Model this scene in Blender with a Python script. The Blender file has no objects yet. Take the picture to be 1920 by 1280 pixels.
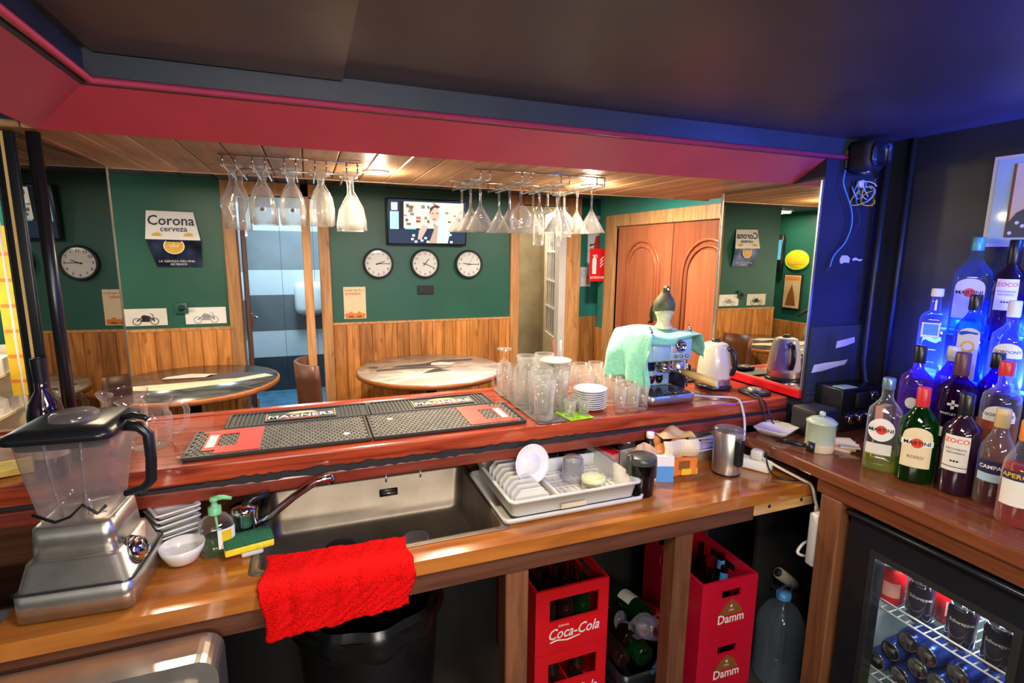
import bpy, bmesh, math, random
from mathutils import Vector, Matrix
random.seed(7)
PI = math.pi
SC = bpy.context.scene
COL = SC.collection

# ------------------------------------------------------------------ camera
CAM_POS = Vector((0, 0, 1.6))
YAW, PITCH, ROLL = math.radians(21.03), math.radians(9.62), math.radians(.58)
def camera():
    cd = bpy.data.cameras.new('camera'); cd.sensor_width = 36; cd.lens = 988.6 / 1920 * 36
    cd.clip_start = .01; cd.clip_end = 60
    o = bpy.data.objects.new('camera', cd); COL.objects.link(o)
    fw = Vector((math.sin(YAW) * math.cos(PITCH), math.cos(YAW) * math.cos(PITCH), -math.sin(PITCH)))
    r = Vector((math.cos(YAW), -math.sin(YAW), 0)); u = r.cross(fw)
    r2 = r * math.cos(ROLL) + u * math.sin(ROLL); u2 = u * math.cos(ROLL) - r * math.sin(ROLL)
    m = Matrix((r2, u2, -fw)).transposed().to_4x4(); m.translation = CAM_POS
    o.matrix_world = m; SC.camera = o
camera()

# ------------------------------------------------------------------ world, exposure
W = bpy.data.worlds.new('world'); SC.world = W; W.use_nodes = True
W.node_tree.nodes['Background'].inputs[0].default_value = (.8, .85, 1, 1)
W.node_tree.nodes['Background'].inputs[1].default_value = .05
SC.view_settings.view_transform = 'Standard'; SC.view_settings.look = 'None'
SC.view_settings.gamma = 1; SC.view_settings.use_curve_mapping = False
SC.view_settings.exposure = .55
cy = SC.cycles
cy.use_denoising = True; cy.transparent_max_bounces = 40; cy.max_bounces = 12
cy.transmission_bounces = 8; cy.glossy_bounces = 5; cy.diffuse_bounces = 4
cy.sample_clamp_indirect = 6; cy.caustics_reflective = False; cy.caustics_refractive = False

# ------------------------------------------------------------------ lights (each sits in a lamp built further down, or is the LED strip / daylight it stands for)
def light(name, kind, loc, power, color, size=.2, size_y=None, rot=(0, 0, 0), spot=None, blend=.6):
    d = bpy.data.lights.new(name, kind); d.energy = power; d.color = color
    if kind == 'AREA':
        d.size = size
        if size_y: d.shape = 'RECTANGLE'; d.size_y = size_y
    elif kind == 'SPOT':
        d.spot_size = spot; d.spot_blend = blend; d.shadow_soft_size = size
    else: d.shadow_soft_size = size
    o = bpy.data.objects.new(name, d); COL.objects.link(o); o.location = loc; o.rotation_euler = rot
    return o
WARM = (1, .80, .56); COOL = (.50, .80, 1); WHITE = (1, .93, .84)
light('soffit_spot_light', 'SPOT', (.235, 1.935, 1.858), 26, WARM, .03, spot=math.radians(150))
light('soffit_spot_light', 'SPOT', (1.089, 1.948, 1.858), 30, WARM, .03, spot=math.radians(150))
light('soffit_bulb_light', 'POINT', (.235, 1.935, 1.838), 3.6, WARM, .02)
light('soffit_bulb_light', 'POINT', (1.089, 1.948, 1.838), 3.6, WARM, .02)
light('ceiling_lamp_light', 'AREA', (.45, .25, 1.965), 15, WHITE, .25, .5)
light('ceiling_lamp_light', 'AREA', (-.25, -.9, 1.965), 8, WHITE, .25, .5)
light('fill_lamp_light', 'AREA', (.1, -1.50, 1.62), 24, WHITE, .9, .10, rot=(math.radians(90), 0, 0))  # this and the next: added behind the camera as frontal fill
light('fill_lamp_light', 'AREA', (1.0, -1.50, 1.62), 5, WHITE, .6, .10, rot=(math.radians(90), 0, 0))
light('guest_lamp_light', 'AREA', (-.8, 3.0, 2.07), 22, WARM, .14)
light('guest_lamp_light', 'AREA', (.7, 2.9, 2.07), 22, WARM, .14)
light('guest_lamp_light', 'AREA', (1.9, 3.2, 2.07), 26, WHITE, .14)
light('guest_lamp_light', 'AREA', (-1.6, 4.7, 2.07), 9, WHITE, .14)
light('restroom_lamp_light', 'AREA', (-.1, 5.6, 2.25), 20, COOL, .4)
light('corridor_lamp_light', 'AREA', (2.1, 5.1, 2.25), 16, WHITE, .3)
light('led_strip_light', 'AREA', (2.03, .70, 1.375), 55, (.015, .08, 1), .03, .9, rot=(0, math.radians(-100), 0))
light('led_strip_light', 'AREA', (1.90, .70, 1.235), 30, (.03, .06, 1), .02, .9, rot=(0, math.radians(-120), 0))
light('led_strip_light', 'POINT', (1.98, .50, 1.88), 30, (.010, .07, 1), .02)
light('fridge_light', 'AREA', (1.64, .77, .722), 1.6, (.75, .9, 1), .05, .3)
light('window_daylight', 'AREA', (-1.84, 3.95, 1.35), 9, (1, .98, .94), .6, .9, rot=(0, math.radians(90), 0))

# ------------------------------------------------------------------ materials
MATS = {}
def _mat(name):
    m = bpy.data.materials.new(name); m.use_nodes = True; MATS[name] = m
    return m, m.node_tree.nodes, m.node_tree.links, m.node_tree.nodes['Principled BSDF']
def setp(b, col=None, rough=None, metal=None, coat=None, emit=None, es=1, trans=None, ior=None, sheen=None, spec=None):
    if col: b.inputs['Base Color'].default_value = (*col, 1)
    if rough is not None: b.inputs['Roughness'].default_value = rough
    if metal is not None: b.inputs['Metallic'].default_value = metal
    if coat is not None: b.inputs['Coat Weight'].default_value = coat; b.inputs['Coat Roughness'].default_value = .06
    if emit: b.inputs['Emission Color'].default_value = (*emit, 1); b.inputs['Emission Strength'].default_value = es
    if trans is not None: b.inputs['Transmission Weight'].default_value = trans
    if ior: b.inputs['IOR'].default_value = ior
    if sheen: b.inputs['Sheen Weight'].default_value = sheen
    if spec is not None: b.inputs['Specular IOR Level'].default_value = spec
def mk(name, col, rough=.5, metal=0, noise=.12, scale=12, bump=0, **k):
    """plain surface with a little procedural mottling and optional fine relief"""
    if name in MATS: return MATS[name]
    m, N, L, b = _mat(name); setp(b, col, rough, metal, **k)
    tc = N.new('ShaderNodeTexCoord'); nz = N.new('ShaderNodeTexNoise'); nz.inputs['Scale'].default_value = scale; nz.inputs['Detail'].default_value = 4
    L.new(tc.outputs['Object'], nz.inputs['Vector'])
    if noise:
        r = N.new('ShaderNodeValToRGB')
        r.color_ramp.elements[0].position = .3; r.color_ramp.elements[1].position = .72
        r.color_ramp.elements[0].color = (*[c * (1 - noise) for c in col], 1); r.color_ramp.elements[1].color = (*[min(1, c * (1 + noise)) for c in col], 1)
        L.new(nz.outputs['Fac'], r.inputs['Fac']); L.new(r.outputs['Color'], b.inputs['Base Color'])
    if bump:
        bp = N.new('ShaderNodeBump'); bp.inputs['Strength'].default_value = bump; bp.inputs['Distance'].default_value = .004
        L.new(nz.outputs['Fac'], bp.inputs['Height']); L.new(bp.outputs['Normal'], b.inputs['Normal'])
    return m
def wood(name, dark, light_, axis=2, rough=.4, coat=0, scale=9, knots=.5, stretch=14, bump=.08):
    """grain along `axis`, each board shifted by its object's own random number"""
    if name in MATS: return MATS[name]
    m, N, L, b = _mat(name); setp(b, light_, rough, coat=coat)
    tc = N.new('ShaderNodeTexCoord'); oi = N.new('ShaderNodeObjectInfo')
    mul = N.new('ShaderNodeVectorMath'); mul.operation = 'MULTIPLY_ADD'
    comb = N.new('ShaderNodeCombineXYZ')
    for i in range(3): L.new(oi.outputs['Random'], comb.inputs[i])
    mul.inputs[1].default_value = (37, 53, 71); L.new(comb.outputs[0], mul.inputs[0]); L.new(tc.outputs['Object'], mul.inputs[2])
    mp = N.new('ShaderNodeMapping'); s = [stretch, stretch, stretch]; s[axis] = 1.0
    mp.inputs['Scale'].default_value = s; L.new(mul.outputs[0], mp.inputs['Vector'])
    n1 = N.new('ShaderNodeTexNoise'); n1.inputs['Scale'].default_value = scale * .35; n1.inputs['Detail'].default_value = 8; n1.inputs['Distortion'].default_value = .7
    L.new(mp.outputs[0], n1.inputs['Vector'])
    r = N.new('ShaderNodeValToRGB'); e = r.color_ramp.elements
    e[0].position = .28; e[0].color = (*dark, 1); e[1].position = .62; e[1].color = (*light_, 1)
    L.new(n1.outputs['Fac'], r.inputs['Fac'])
    out = r.outputs['Color']
    if knots:
        n2 = N.new('ShaderNodeTexNoise'); n2.inputs['Scale'].default_value = 7; n2.inputs['Detail'].default_value = 2
        mp2 = N.new('ShaderNodeMapping'); s2 = [1.6, 1.6, 1.6]; s2[axis] = .8
        mp2.inputs['Scale'].default_value = s2; L.new(mul.outputs[0], mp2.inputs['Vector']); L.new(mp2.outputs[0], n2.inputs['Vector'])
        r2 = N.new('ShaderNodeValToRGB'); f = r2.color_ramp.elements
        f[0].position = .64; f[0].color = (0, 0, 0, 1); f[1].position = .76; f[1].color = (knots, knots, knots, 1)
        L.new(n2.outputs['Fac'], r2.inputs['Fac'])
        mx = N.new('ShaderNodeMix'); mx.data_type = 'RGBA'
        L.new(r2.outputs['Color'], mx.inputs[0]); L.new(out, mx.inputs[6]); mx.inputs[7].default_value = (*[c * .35 for c in dark], 1)
        out = mx.outputs[2]
    hv = N.new('ShaderNodeHueSaturation'); mr = N.new('ShaderNodeMapRange')
    mr.inputs['To Min'].default_value = .72; mr.inputs['To Max'].default_value = 1.22
    L.new(oi.outputs['Random'], mr.inputs['Value']); L.new(mr.outputs[0], hv.inputs['Value']); L.new(out, hv.inputs['Color'])
    L.new(hv.outputs[0], b.inputs['Base Color'])
    if bump:
        bp = N.new('ShaderNodeBump'); bp.inputs['Strength'].default_value = bump; bp.inputs['Distance'].default_value = .002
        L.new(n1.outputs['Fac'], bp.inputs['Height']); L.new(bp.outputs['Normal'], b.inputs['Normal'])
    return m
def glass(name, tint=(.97, .98, .98), body=.05, bodycol=(.9, .93, .93), edge=.75, rough=.03, rim=None):
    """thin glass: tinted see-through, reflecting more at the rim, with a little body and bright outlines painted in"""
    if name in MATS: return MATS[name]
    m, N, L, b = _mat(name); N.remove(b); out = N['Material Output']
    tr = N.new('ShaderNodeBsdfTransparent'); tr.inputs[0].default_value = (*tint, 1)
    df = N.new('ShaderNodeBsdfTranslucent'); df.inputs[0].default_value = (*bodycol, 1)
    d2 = N.new('ShaderNodeBsdfDiffuse'); d2.inputs[0].default_value = (*bodycol, 1)
    md = N.new('ShaderNodeMixShader'); L.new(df.outputs[0], md.inputs[1]); L.new(d2.outputs[0], md.inputs[2])
    gl = N.new('ShaderNodeBsdfGlossy'); gl.inputs['Roughness'].default_value = rough
    lw = N.new('ShaderNodeLayerWeight'); lw.inputs[0].default_value = .45
    pw = N.new('ShaderNodeMath'); pw.operation = 'POWER'; pw.inputs[1].default_value = 2.6; L.new(lw.outputs['Facing'], pw.inputs[0])
    m1 = N.new('ShaderNodeMath'); m1.operation = 'MULTIPLY_ADD'; m1.inputs[1].default_value = edge; m1.inputs[2].default_value = .045
    L.new(pw.outputs[0], m1.inputs[0])
    m2 = N.new('ShaderNodeMath'); m2.operation = 'MULTIPLY_ADD'; m2.inputs[1].default_value = rim or min(.8, body * 6); m2.inputs[2].default_value = body * .8  # diffuse white towards the edge, put in for bright outlines of lit glass
    L.new(pw.outputs[0], m2.inputs[0])
    a = N.new('ShaderNodeMixShader'); L.new(m2.outputs[0], a.inputs[0]); L.new(tr.outputs[0], a.inputs[1]); L.new(md.outputs[0], a.inputs[2])
    c = N.new('ShaderNodeMixShader'); L.new(m1.outputs[0], c.inputs[0]); L.new(a.outputs[0], c.inputs[1]); L.new(gl.outputs[0], c.inputs[2])
    L.new(c.outputs[0], out.inputs[0])
    return m
def emit(name, col, s):
    if name in MATS: return MATS[name]
    m, N, L, b = _mat(name); setp(b, (0, 0, 0), .5, emit=col, es=s); return m
def mirror_mat(name, col, rough=.0):
    m, N, L, b = _mat(name); setp(b, col, rough, 1)
    # faint smears in the silvering
    tc = N.new('ShaderNodeTexCoord'); nz = N.new('ShaderNodeTexNoise'); nz.inputs['Scale'].default_value = 3
    L.new(tc.outputs['Object'], nz.inputs['Vector'])
    mr = N.new('ShaderNodeMapRange'); mr.inputs['From Min'].default_value = .45; mr.inputs['To Min'].default_value = 0; mr.inputs['To Max'].default_value = .03
    L.new(nz.outputs['Fac'], mr.inputs['Value']); L.new(mr.outputs[0], b.inputs['Roughness'])
    return m

mk('ceiling_paint', (.075, .062, .056), .42, noise=.25, scale=3, bump=.1)
mk('panel_paint', (.11, .088, .066), .36, noise=.3, scale=4)
mk('navy_paint', (.040, .050, .066), .42, noise=.2, scale=5)
mk('red_paint', (.64, .070, .095), .42, noise=.12, scale=4)
mk('green_paint', (.018, .105, .072), .42, noise=.12, scale=2.5, bump=.03)
mk('teal_paint', (.03, .22, .17), .45, noise=.08, scale=3)
mk('wall_black', (.020, .022, .024), .45, noise=.25, scale=4, bump=.1)
mk('blue_lit_black', (.022, .024, .045), .5, noise=.25, scale=5, bump=.1)  # black paint with the blue LED light mixed into its colour
mk('dark_inner', (.012, .012, .012), .7, noise=.3, scale=5)
mk('floor_tile', (.045, .036, .030), .5, noise=.3, scale=6)
wood('soffit_wood', (.46, .23, .10), (.76, .45, .23), 1, .42, scale=8, knots=.5, stretch=10)
wood('wainscot', (.30, .095, .020), (.66, .27, .065), 2, .42, scale=8, knots=.75, stretch=11)
wood('frame_wood', (.40, .17, .055), (.66, .34, .13), 2, .42, scale=8, knots=.6, stretch=12)
wood('door_wood', (.34, .085, .030), (.44, .125, .05), 2, .35, scale=6, knots=.15, stretch=12)
wood('mahogany', (.22, .025, .010), (.56, .085, .028), 0, .22, coat=.7, scale=9, knots=.5, stretch=12)
wood('mahogany_edge', (.11, .018, .010), (.26, .042, .020), 0, .3, coat=.3, scale=9, knots=.3, stretch=12)
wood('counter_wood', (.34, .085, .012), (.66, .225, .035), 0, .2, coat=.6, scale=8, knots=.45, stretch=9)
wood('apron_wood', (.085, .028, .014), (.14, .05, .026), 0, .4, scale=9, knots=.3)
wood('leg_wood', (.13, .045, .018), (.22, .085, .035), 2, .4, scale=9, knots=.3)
wood('raw_wood', (.45, .22, .06), (.66, .38, .14), 0, .55, scale=9, knots=.4)
wood('backbar_wood', (.09, .024, .010), (.17, .05, .020), 1, .22, coat=.6, scale=9, knots=.3)
wood('table_edge', (.30, .09, .025), (.45, .15, .045), 0, .3, scale=8, knots=.2)
mk('dark_door', (.11, .04, .02), .4)
mk('white_paint', (.72, .70, .66), .5, noise=.05)
mk('beige', (.36, .28, .15), .6, noise=.2, scale=5)
mk('cream', (.72, .60, .40), .5, noise=.1)
mk('ceramic', (.82, .80, .76), .15, noise=.02, coat=.5)
mk('steel', (.66, .63, .57), .30, .9, noise=.12, scale=20)
mk('brushed', (.27, .22, .165), .45, .8, noise=.2, scale=9)
mk('chrome', (.8, .8, .8), .08, 1, noise=0)
mk('black_plastic', (.010, .011, .014), .3, noise=.1)
mk('black_matte', (.014, .014, .015), .6, noise=.2)
mk('rubber', (.030, .030, .028), .55, noise=.2, scale=40)
mk('rubber_gray', (.15, .14, .115), .6, noise=.25, scale=40)
mk('grey_plastic', (.62, .61, .55), .4, noise=.06)
mk('red_plastic', (.72, .008, .014), .35, noise=.08, scale=6)
mk('crimson_plastic', (.58, .006, .030), .35, noise=.08, scale=6)
mk('red_print', (.80, .05, .025), .4, noise=.05)
mk('white_print', (.86, .84, .80), .5, noise=.04)
mk('navy_print', (.015, .022, .075), .45, noise=.1)
mk('gold_print', (.75, .42, .03), .4, noise=.1)
mk('black_print', (.012, .012, .014), .5, noise=.05)
mk('grey_print', (.33, .33, .33), .5, noise=.1)
mk('brown_print', (.25, .09, .02), .5, noise=.1)
mk('paper', (.74, .70, .62), .6, noise=.06)
mk('cream_label', (.80, .66, .42), .5, noise=.05)
mk('terry_red', (.72, .004, .004), .95, noise=.3, scale=220, bump=1.0, spec=.1)
mk('mint_cloth', (.27, .72, .53), .9, noise=.12, scale=60, bump=.5, sheen=.3)
mk('lime', (.42, .80, .02), .5, noise=.1)
mk('sky_blue', (.38, .60, .68), .3, noise=.04, coat=.4)
mk('bamboo', (.78, .52, .16), .4, noise=.12)
mk('cream_metal', (.80, .70, .50), .25, noise=.03, coat=.5)
mk('sage', (.44, .52, .40), .3, noise=.06)
mk('blue_print', (.09, .33, .70), .4, noise=.05)
mk('yellow_print', (.85, .55, .02), .45, noise=.1)
mk('orange_print', (.80, .22, .03), .45, noise=.1)
mk('cardboard', (.66, .44, .22), .7, noise=.15, scale=8)
mk('copper_foil', (.80, .32, .10), .3, noise=.2)
mk('white_cable', (.80, .76, .68), .45, noise=.03)
mk('blue_wire', (.10, .35, .70), .4, noise=.05)
mk('slate', (.055, .062, .07), .4, noise=.15, scale=8)
mk('tile_grey', (.15, .165, .175), .35, noise=.08, scale=5)
mk('tile_mid', (.27, .29, .30), .35, noise=.08, scale=5)
mk('tile_white', (.72, .76, .78), .3, noise=.04, scale=5)
mk('tile_blue_floor', (.14, .32, .48), .35, noise=.3, scale=8)
mk('olive_bird', (.10, .105, .05), .5, noise=.3, scale=30)
mk('bird_black', (.012, .012, .012), .5, noise=.1)
mk('bird_cream', (.72, .58, .36), .55, noise=.15, scale=25)
mk('sponge_green', (.015, .13, .06), .95, noise=.3, scale=150, bump=.8)
mk('sponge_yellow', (.90, .66, .03), .9, noise=.15, scale=90, bump=.6)
glass('clear_glass', (.985, .99, .988), .045, (1, 1, .96), .8, rim=.8); glass('thick_glass', (.985, .99, .985), .070, (1, 1, .95), .8, rim=.85)
glass('pink_glass', (.985, .96, .945), .070, (1, .92, .85), .8, rim=.85)
glass('jar_plastic', (.84, .80, .80), .22, (.80, .70, .70), .4, .12, rim=.5)
glass('green_bottle', (.02, .26, .04), .12, (.01, .30, .03), .45)
glass('blue_glass', (.18, .42, 1), .16, (.05, .22, 1), .5)
glass('clear_blue', (.68, .82, 1), .10, (.45, .60, 1), .6)  # blue strip light on clear bottles, put into the tint
glass('violet_glass', (.42, .26, .80), .22, (.30, .10, .75), .5)
glass('purple_glass', (.14, .015, .30), .14, (.12, .01, .30), .4)
glass('wine_glass_dark', (.06, .010, .05), .05, (.06, .01, .05), .35)
glass('campari_glass', (.50, .03, .06), .12, (.55, .01, .05), .45)
glass('aperol_glass', (.95, .12, .05), .25, (.95, .08, .03), .45)
glass('orange_liquor', (.95, .40, .12), .25, (.95, .30, .06), .45)
glass('yellow_liquid', (.80, .85, .20), .18, (.65, .75, .08), .4)
glass('green_liquid', (.10, .42, .10), .35, (.06, .36, .05), .3)
glass('brown_bottle', (.16, .05, .015), .08, (.10, .03, .01), .45)
glass('cola_glass', (.30, .14, .12), .10, (.22, .09, .08), .5)
glass('water_plastic', (.72, .82, .88), .14, (.62, .78, .88), .6, .1, rim=.6)
glass('dark_jar', (.10, .075, .06), .10, (.05, .035, .03), .35)
glass('window_glass', (.97, .985, .985), .006, (.8, .9, .95), .3)
mirror_mat('mirror_dim', (.24, .24, .23)); mirror_mat('mirror_bright', (.86, .80, .66))
emit('spot_glow', (1, .86, .6), 30); emit('lamp_glow', (1, .93, .84), 3); emit('blue_glow', (.02, .12, 1), 6)
emit('lamp_glow_warm', (1, .8, .56), 8); emit('lamp_glow_cool', (.72, .88, 1), 8); emit('daylight', (1, .98, .94), 2.2)

# ------------------------------------------------------------------ mesh helpers
class MB:
    """collects faces; build() links them as one mesh object"""
    def __init__(s): s.v = []; s.f = []; s.sm = []
    def add(s, vs, fs, smooth=False):
        k = len(s.v); s.v += [tuple(p) for p in vs]; s.f += [tuple(i + k for i in f) for f in fs]; s.sm += [smooth] * len(fs)
        return s
    def box(s, x0, x1, y0, y1, z0, z1):
        return s.add([(x0, y0, z0), (x1, y0, z0), (x1, y1, z0), (x0, y1, z0), (x0, y0, z1), (x1, y0, z1), (x1, y1, z1), (x0, y1, z1)],
                     [(0, 3, 2, 1), (4, 5, 6, 7), (0, 1, 5, 4), (1, 2, 6, 5), (2, 3, 7, 6), (3, 0, 4, 7)])
    def rbox(s, x0, x1, y0, y1, z0, z1, r=.01, seg=3, smooth=True):
        bm = bmesh.new(); bmesh.ops.create_cube(bm, size=1)
        bmesh.ops.scale(bm, vec=(x1 - x0, y1 - y0, z1 - z0), verts=bm.verts)
        bmesh.ops.translate(bm, vec=((x0 + x1) / 2, (y0 + y1) / 2, (z0 + z1) / 2), verts=bm.verts)
        bmesh.ops.bevel(bm, geom=bm.edges[:], offset=r, segments=seg, affect='EDGES', profile=.5)
        bm.verts.index_update()
        s.add([v.co[:] for v in bm.verts], [[v.index for v in f.verts] for f in bm.faces], smooth); bm.free(); return s
    def prism(s, poly, a, b, ax='y'):
        """polygon (2D) pushed from a to b along ax"""
        n = len(poly)
        def P(p, t): return {'x': (t, p[0], p[1]), 'y': (p[0], t, p[1]), 'z': (p[0], p[1], t)}[ax]
        vs = [P(p, a) for p in poly] + [P(p, b) for p in poly]
        return s.add(vs, [tuple(range(n))[::-1], tuple(range(n, 2 * n))] + [(i, (i + 1) % n, n + (i + 1) % n, n + i) for i in range(n)])
    def lathe(s, prof, n=24, c=(0, 0, 0), sq=None, smooth=True, a0=0, a1=2 * PI):
        """prof: (r, z) or (r, z, p) with p the superellipse power of the section"""
        vs = []; full = abs(a1 - a0 - 2 * PI) < 1e-6; m = n if full else n + 1
        for q in prof:
            r, z = q[0], q[1]; p = q[2] if len(q) > 2 else 2
            for i in range(m):
                t = a0 + (a1 - a0) * i / n; k = srad(r, t, p)
                vs.append((c[0] + k * math.cos(t), c[1] + k * math.sin(t), c[2] + z))
        fs = []
        for j in range(len(prof) - 1):
            for i in range(n):
                i2 = (i + 1) % m
                fs.append((j * m + i, j * m + i2, (j + 1) * m + i2, (j + 1) * m + i))
        return s.add(vs, fs, smooth)
    def tube(s, pts, r, n=8, caps=True, smooth=True, closed=False):
        pts = [Vector(p) for p in pts]; N = len(pts); rr = r if isinstance(r, (list, tuple)) else [r] * N
        vs = []; up = None
        for i, p in enumerate(pts):
            if closed: d = (pts[(i + 1) % N] - pts[i - 1])
            else: d = (pts[min(i + 1, N - 1)] - pts[max(i - 1, 0)])
            d.normalize()
            if up is None: up = Vector((0, 0, 1)) if abs(d.z) < .9 else Vector((1, 0, 0))
            x = d.cross(up); 
            if x.length < 1e-5: x = d.orthogonal()
            x.normalize(); up = x.cross(d).normalized()
            for k in range(n):
                t = 2 * PI * k / n; vs.append(p + (x * math.cos(t) + up * math.sin(t)) * rr[i])
        fs = []
        for i in range(N if closed else N - 1):
            i2 = (i + 1) % N
            for k in range(n): fs.append((i * n + k, i * n + (k + 1) % n, i2 * n + (k + 1) % n, i2 * n + k))
        if caps and not closed: fs += [tuple(range(n))[::-1], tuple(range((N - 1) * n, N * n))]
        return s.add(vs, fs, smooth)
    def grid(s, fn, nu, nv, smooth=True):
        vs = [fn(i / nu, j / nv) for j in range(nv + 1) for i in range(nu + 1)]
        return s.add(vs, [(j * (nu + 1) + i, j * (nu + 1) + i + 1, (j + 1) * (nu + 1) + i + 1, (j + 1) * (nu + 1) + i) for j in range(nv) for i in range(nu)], smooth)
    def poly(s, pts): return s.add(pts, [tuple(range(len(pts)))])
    def disc(s, c, r, n=24, ax='z', r2=None):
        r2 = r2 or r
        f = {'z': lambda t: (c[0] + r * math.cos(t), c[1] + r2 * math.sin(t), c[2]), 'y': lambda t: (c[0] + r * math.cos(t), c[1], c[2] + r2 * math.sin(t)),
             'x': lambda t: (c[0], c[1] - r * math.cos(t), c[2] + r2 * math.sin(t))}[ax]
        return s.poly([f(2 * PI * i / n) for i in range(n)])
    def build(s, name, mat, parent=None, thick=0, sub=0):
        me = bpy.data.meshes.new(name); me.from_pydata(s.v, [], s.f); me.update()
        me.polygons.foreach_set('use_smooth', s.sm)
        me.materials.append(MATS[mat] if isinstance(mat, str) else mat)
        o = bpy.data.objects.new(name, me); COL.objects.link(o)
        if parent: o.parent = parent
        if thick: md = o.modifiers.new('solid', 'SOLIDIFY'); md.thickness = thick; md.offset = 0
        if sub: md = o.modifiers.new('sub', 'SUBSURF'); md.levels = md.render_levels = sub
        return o
def srad(r, t, p):
    if p == 2: return r
    return r / ((abs(math.cos(t)) ** p + abs(math.sin(t)) ** p) ** (1 / p))
def tag(o, label, cat, group=None, kind=None):
    o['label'] = label; o['category'] = cat
    if group: o['group'] = group
    if kind: o['kind'] = kind
    return o
def thing(name, label, cat, loc=(0, 0, 0), rz=0, group=None):
    o = bpy.data.objects.new(name, None); o.empty_display_size = .05; COL.objects.link(o)
    o.location = loc; o.rotation_euler = (0, 0, rz); return tag(o, label, cat, group)
def struct(o): o['kind'] = 'structure'; return o
def dup(root, loc, rot=None, label=None, group=None):
    def cp(o, par):
        c = o.copy(); COL.objects.link(c); c.parent = par
        for ch in [x for x in KIDS.get(o.name, [])]: cp(ch, c)
        return c
    r = cp(root, None); r.location = loc
    if rot is not None: r.rotation_euler = rot
    if label: r['label'] = label
    if group: r['group'] = group
    return r
KIDS = {}
def index_kids():
    KIDS.clear()
    for o in COL.objects:
        if o.parent: KIDS.setdefault(o.parent.name, []).append(o)
TXT = {}
def text_geo(s, size=1.0, bold=0.0, shear=0.0, sx=1.0):
    key = (s, bold, shear)
    if key not in TXT:
        cu = bpy.data.curves.new('t', 'FONT'); cu.body = s; cu.align_x = 'CENTER'; cu.align_y = 'CENTER'; cu.resolution_u = 2; cu.offset = bold; cu.shear = shear
        ob = bpy.data.objects.new('t', cu); COL.objects.link(ob)
        bpy.context.view_layer.update()
        me = bpy.data.meshes.new_from_object(ob.evaluated_get(bpy.context.evaluated_depsgraph_get()))
        TXT[key] = ([v.co[:] for v in me.vertices], [tuple(p.vertices) for p in me.polygons])
        bpy.data.objects.remove(ob); bpy.data.meshes.remove(me); bpy.data.curves.remove(cu)
    v, f = TXT[key]
    return [(p[0] * size * sx, p[1] * size) for p in v], f
def lettering(parent, s, size, fn, mat, name='lettering', bold=0.0, shear=0.0, sx=1.0):
    """fn maps text plane (u right, v up) to 3D"""
    v, f = text_geo(s, size, bold, shear, sx); b = MB(); b.add([fn(u, w) for u, w in v], f)
    return b.build(name, mat, parent)
def on_y(cx, cz, y): return lambda u, v: (cx + u, y, cz + v)          # wall seen looking +y
def on_x(cy_, cz, x): return lambda u, v: (x, cy_ - u, cz + v)        # wall seen looking +x
def on_z(cx, cy_, z, a=0):                                           # lying flat
    ca, sa = math.cos(a), math.sin(a)
    return lambda u, v: (cx + u * ca - v * sa, cy_ + u * sa + v * ca, z)
def face_cam(x, y): return math.atan2(-y, -x) + PI / 2

# ------------------------------------------------------------------ the setting
fl = MB().box(-2.4, 3.0, -1.6, 6.9, -.05, 0).build('floor', 'floor_tile'); struct(fl)
cl = MB().box(-1.2, 2.5, -1.6, 1.437, 2.015, 2.06).build('ceiling', 'ceiling_paint'); struct(cl)
MB().box(-.40, .10, -1.2, 1.425, 2.005, 2.0149).build('ceiling_sheet', 'panel_paint', cl)
cg = MB().box(-2.4, 3.0, 1.437, 4.85, 2.11, 2.16)
ceil_guest = struct(cg.build('ceiling_guest', 'navy_paint'))
for i in range(27):
    MB().box(-2.38 + i * .2, -2.19 + i * .2, 2.25, 4.84, 2.10, 2.11).build('ceiling_board', 'navy_paint', ceil_guest)
# front beam: dark upright board, sloping red board below it, both turning the corner on the left
bd = MB()
bd.add([(-.421, 1.437, 2.015), (1.905, 1.437, 2.015), (1.905, 1.437, 1.942), (-.421, 1.437, 1.942), (-.421, -1.5, 2.015), (-.421, -1.5, 1.942),
        (-.441, 1.457, 2.015), (1.905, 1.457, 2.015), (1.905, 1.457, 1.942), (-.441, 1.457, 1.942), (-.441, -1.5, 2.015), (-.441, -1.5, 1.942)],
       [(0, 3, 2, 1), (4, 5, 3, 0), (6, 7, 8, 9), (10, 6, 9, 11), (1, 2, 8, 7), (3, 9, 8, 2), (3, 5, 11, 9)])
struct(bd.build('trim_beam', 'navy_paint'))
rd = MB()
rd.add([(-.423, 1.4385, 1.947), (1.905, 1.4385, 1.947), (1.905, 1.583, 1.868), (-.567, 1.583, 1.868), (-.423, -1.5, 1.947), (-.567, -1.5, 1.868),
        (-.423, 1.4385, 1.965), (1.905, 1.4385, 1.965), (1.905, 1.603, 1.876), (-.587, 1.603, 1.876)],
       [(0, 3, 2, 1), (4, 5, 3, 0), (1, 2, 8, 7), (3, 9, 8, 2)])
rd.tube([(-.41, -1.5, 1.950), (-.41, 1.432, 1.950), (1.905, 1.432, 1.950)], .009, 6)
struct(rd.build('trim_red', 'red_paint'))
# plank soffit over the bar
sof = struct(MB().box(-1.3, 1.93, 1.59, 2.24, 1.886, 2.1).build('ceiling_soffit', 'navy_paint'))
pl = MB().rbox(-.0487, .0487, -.325, .325, 0, .016, .003, 1, False).build('plank', 'soffit_wood', sof)
pl.location = (-1.25, 1.912, 1.87); first = pl
for i in range(1, 32):
    p = first.copy(); COL.objects.link(p); p.location = (-1.25 + i * .1, 1.912, 1.87)
MB().box(-1.3, 1.93, 2.237, 2.249, 1.868, 2.11).build('fascia_board', 'soffit_wood', sof)
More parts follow.
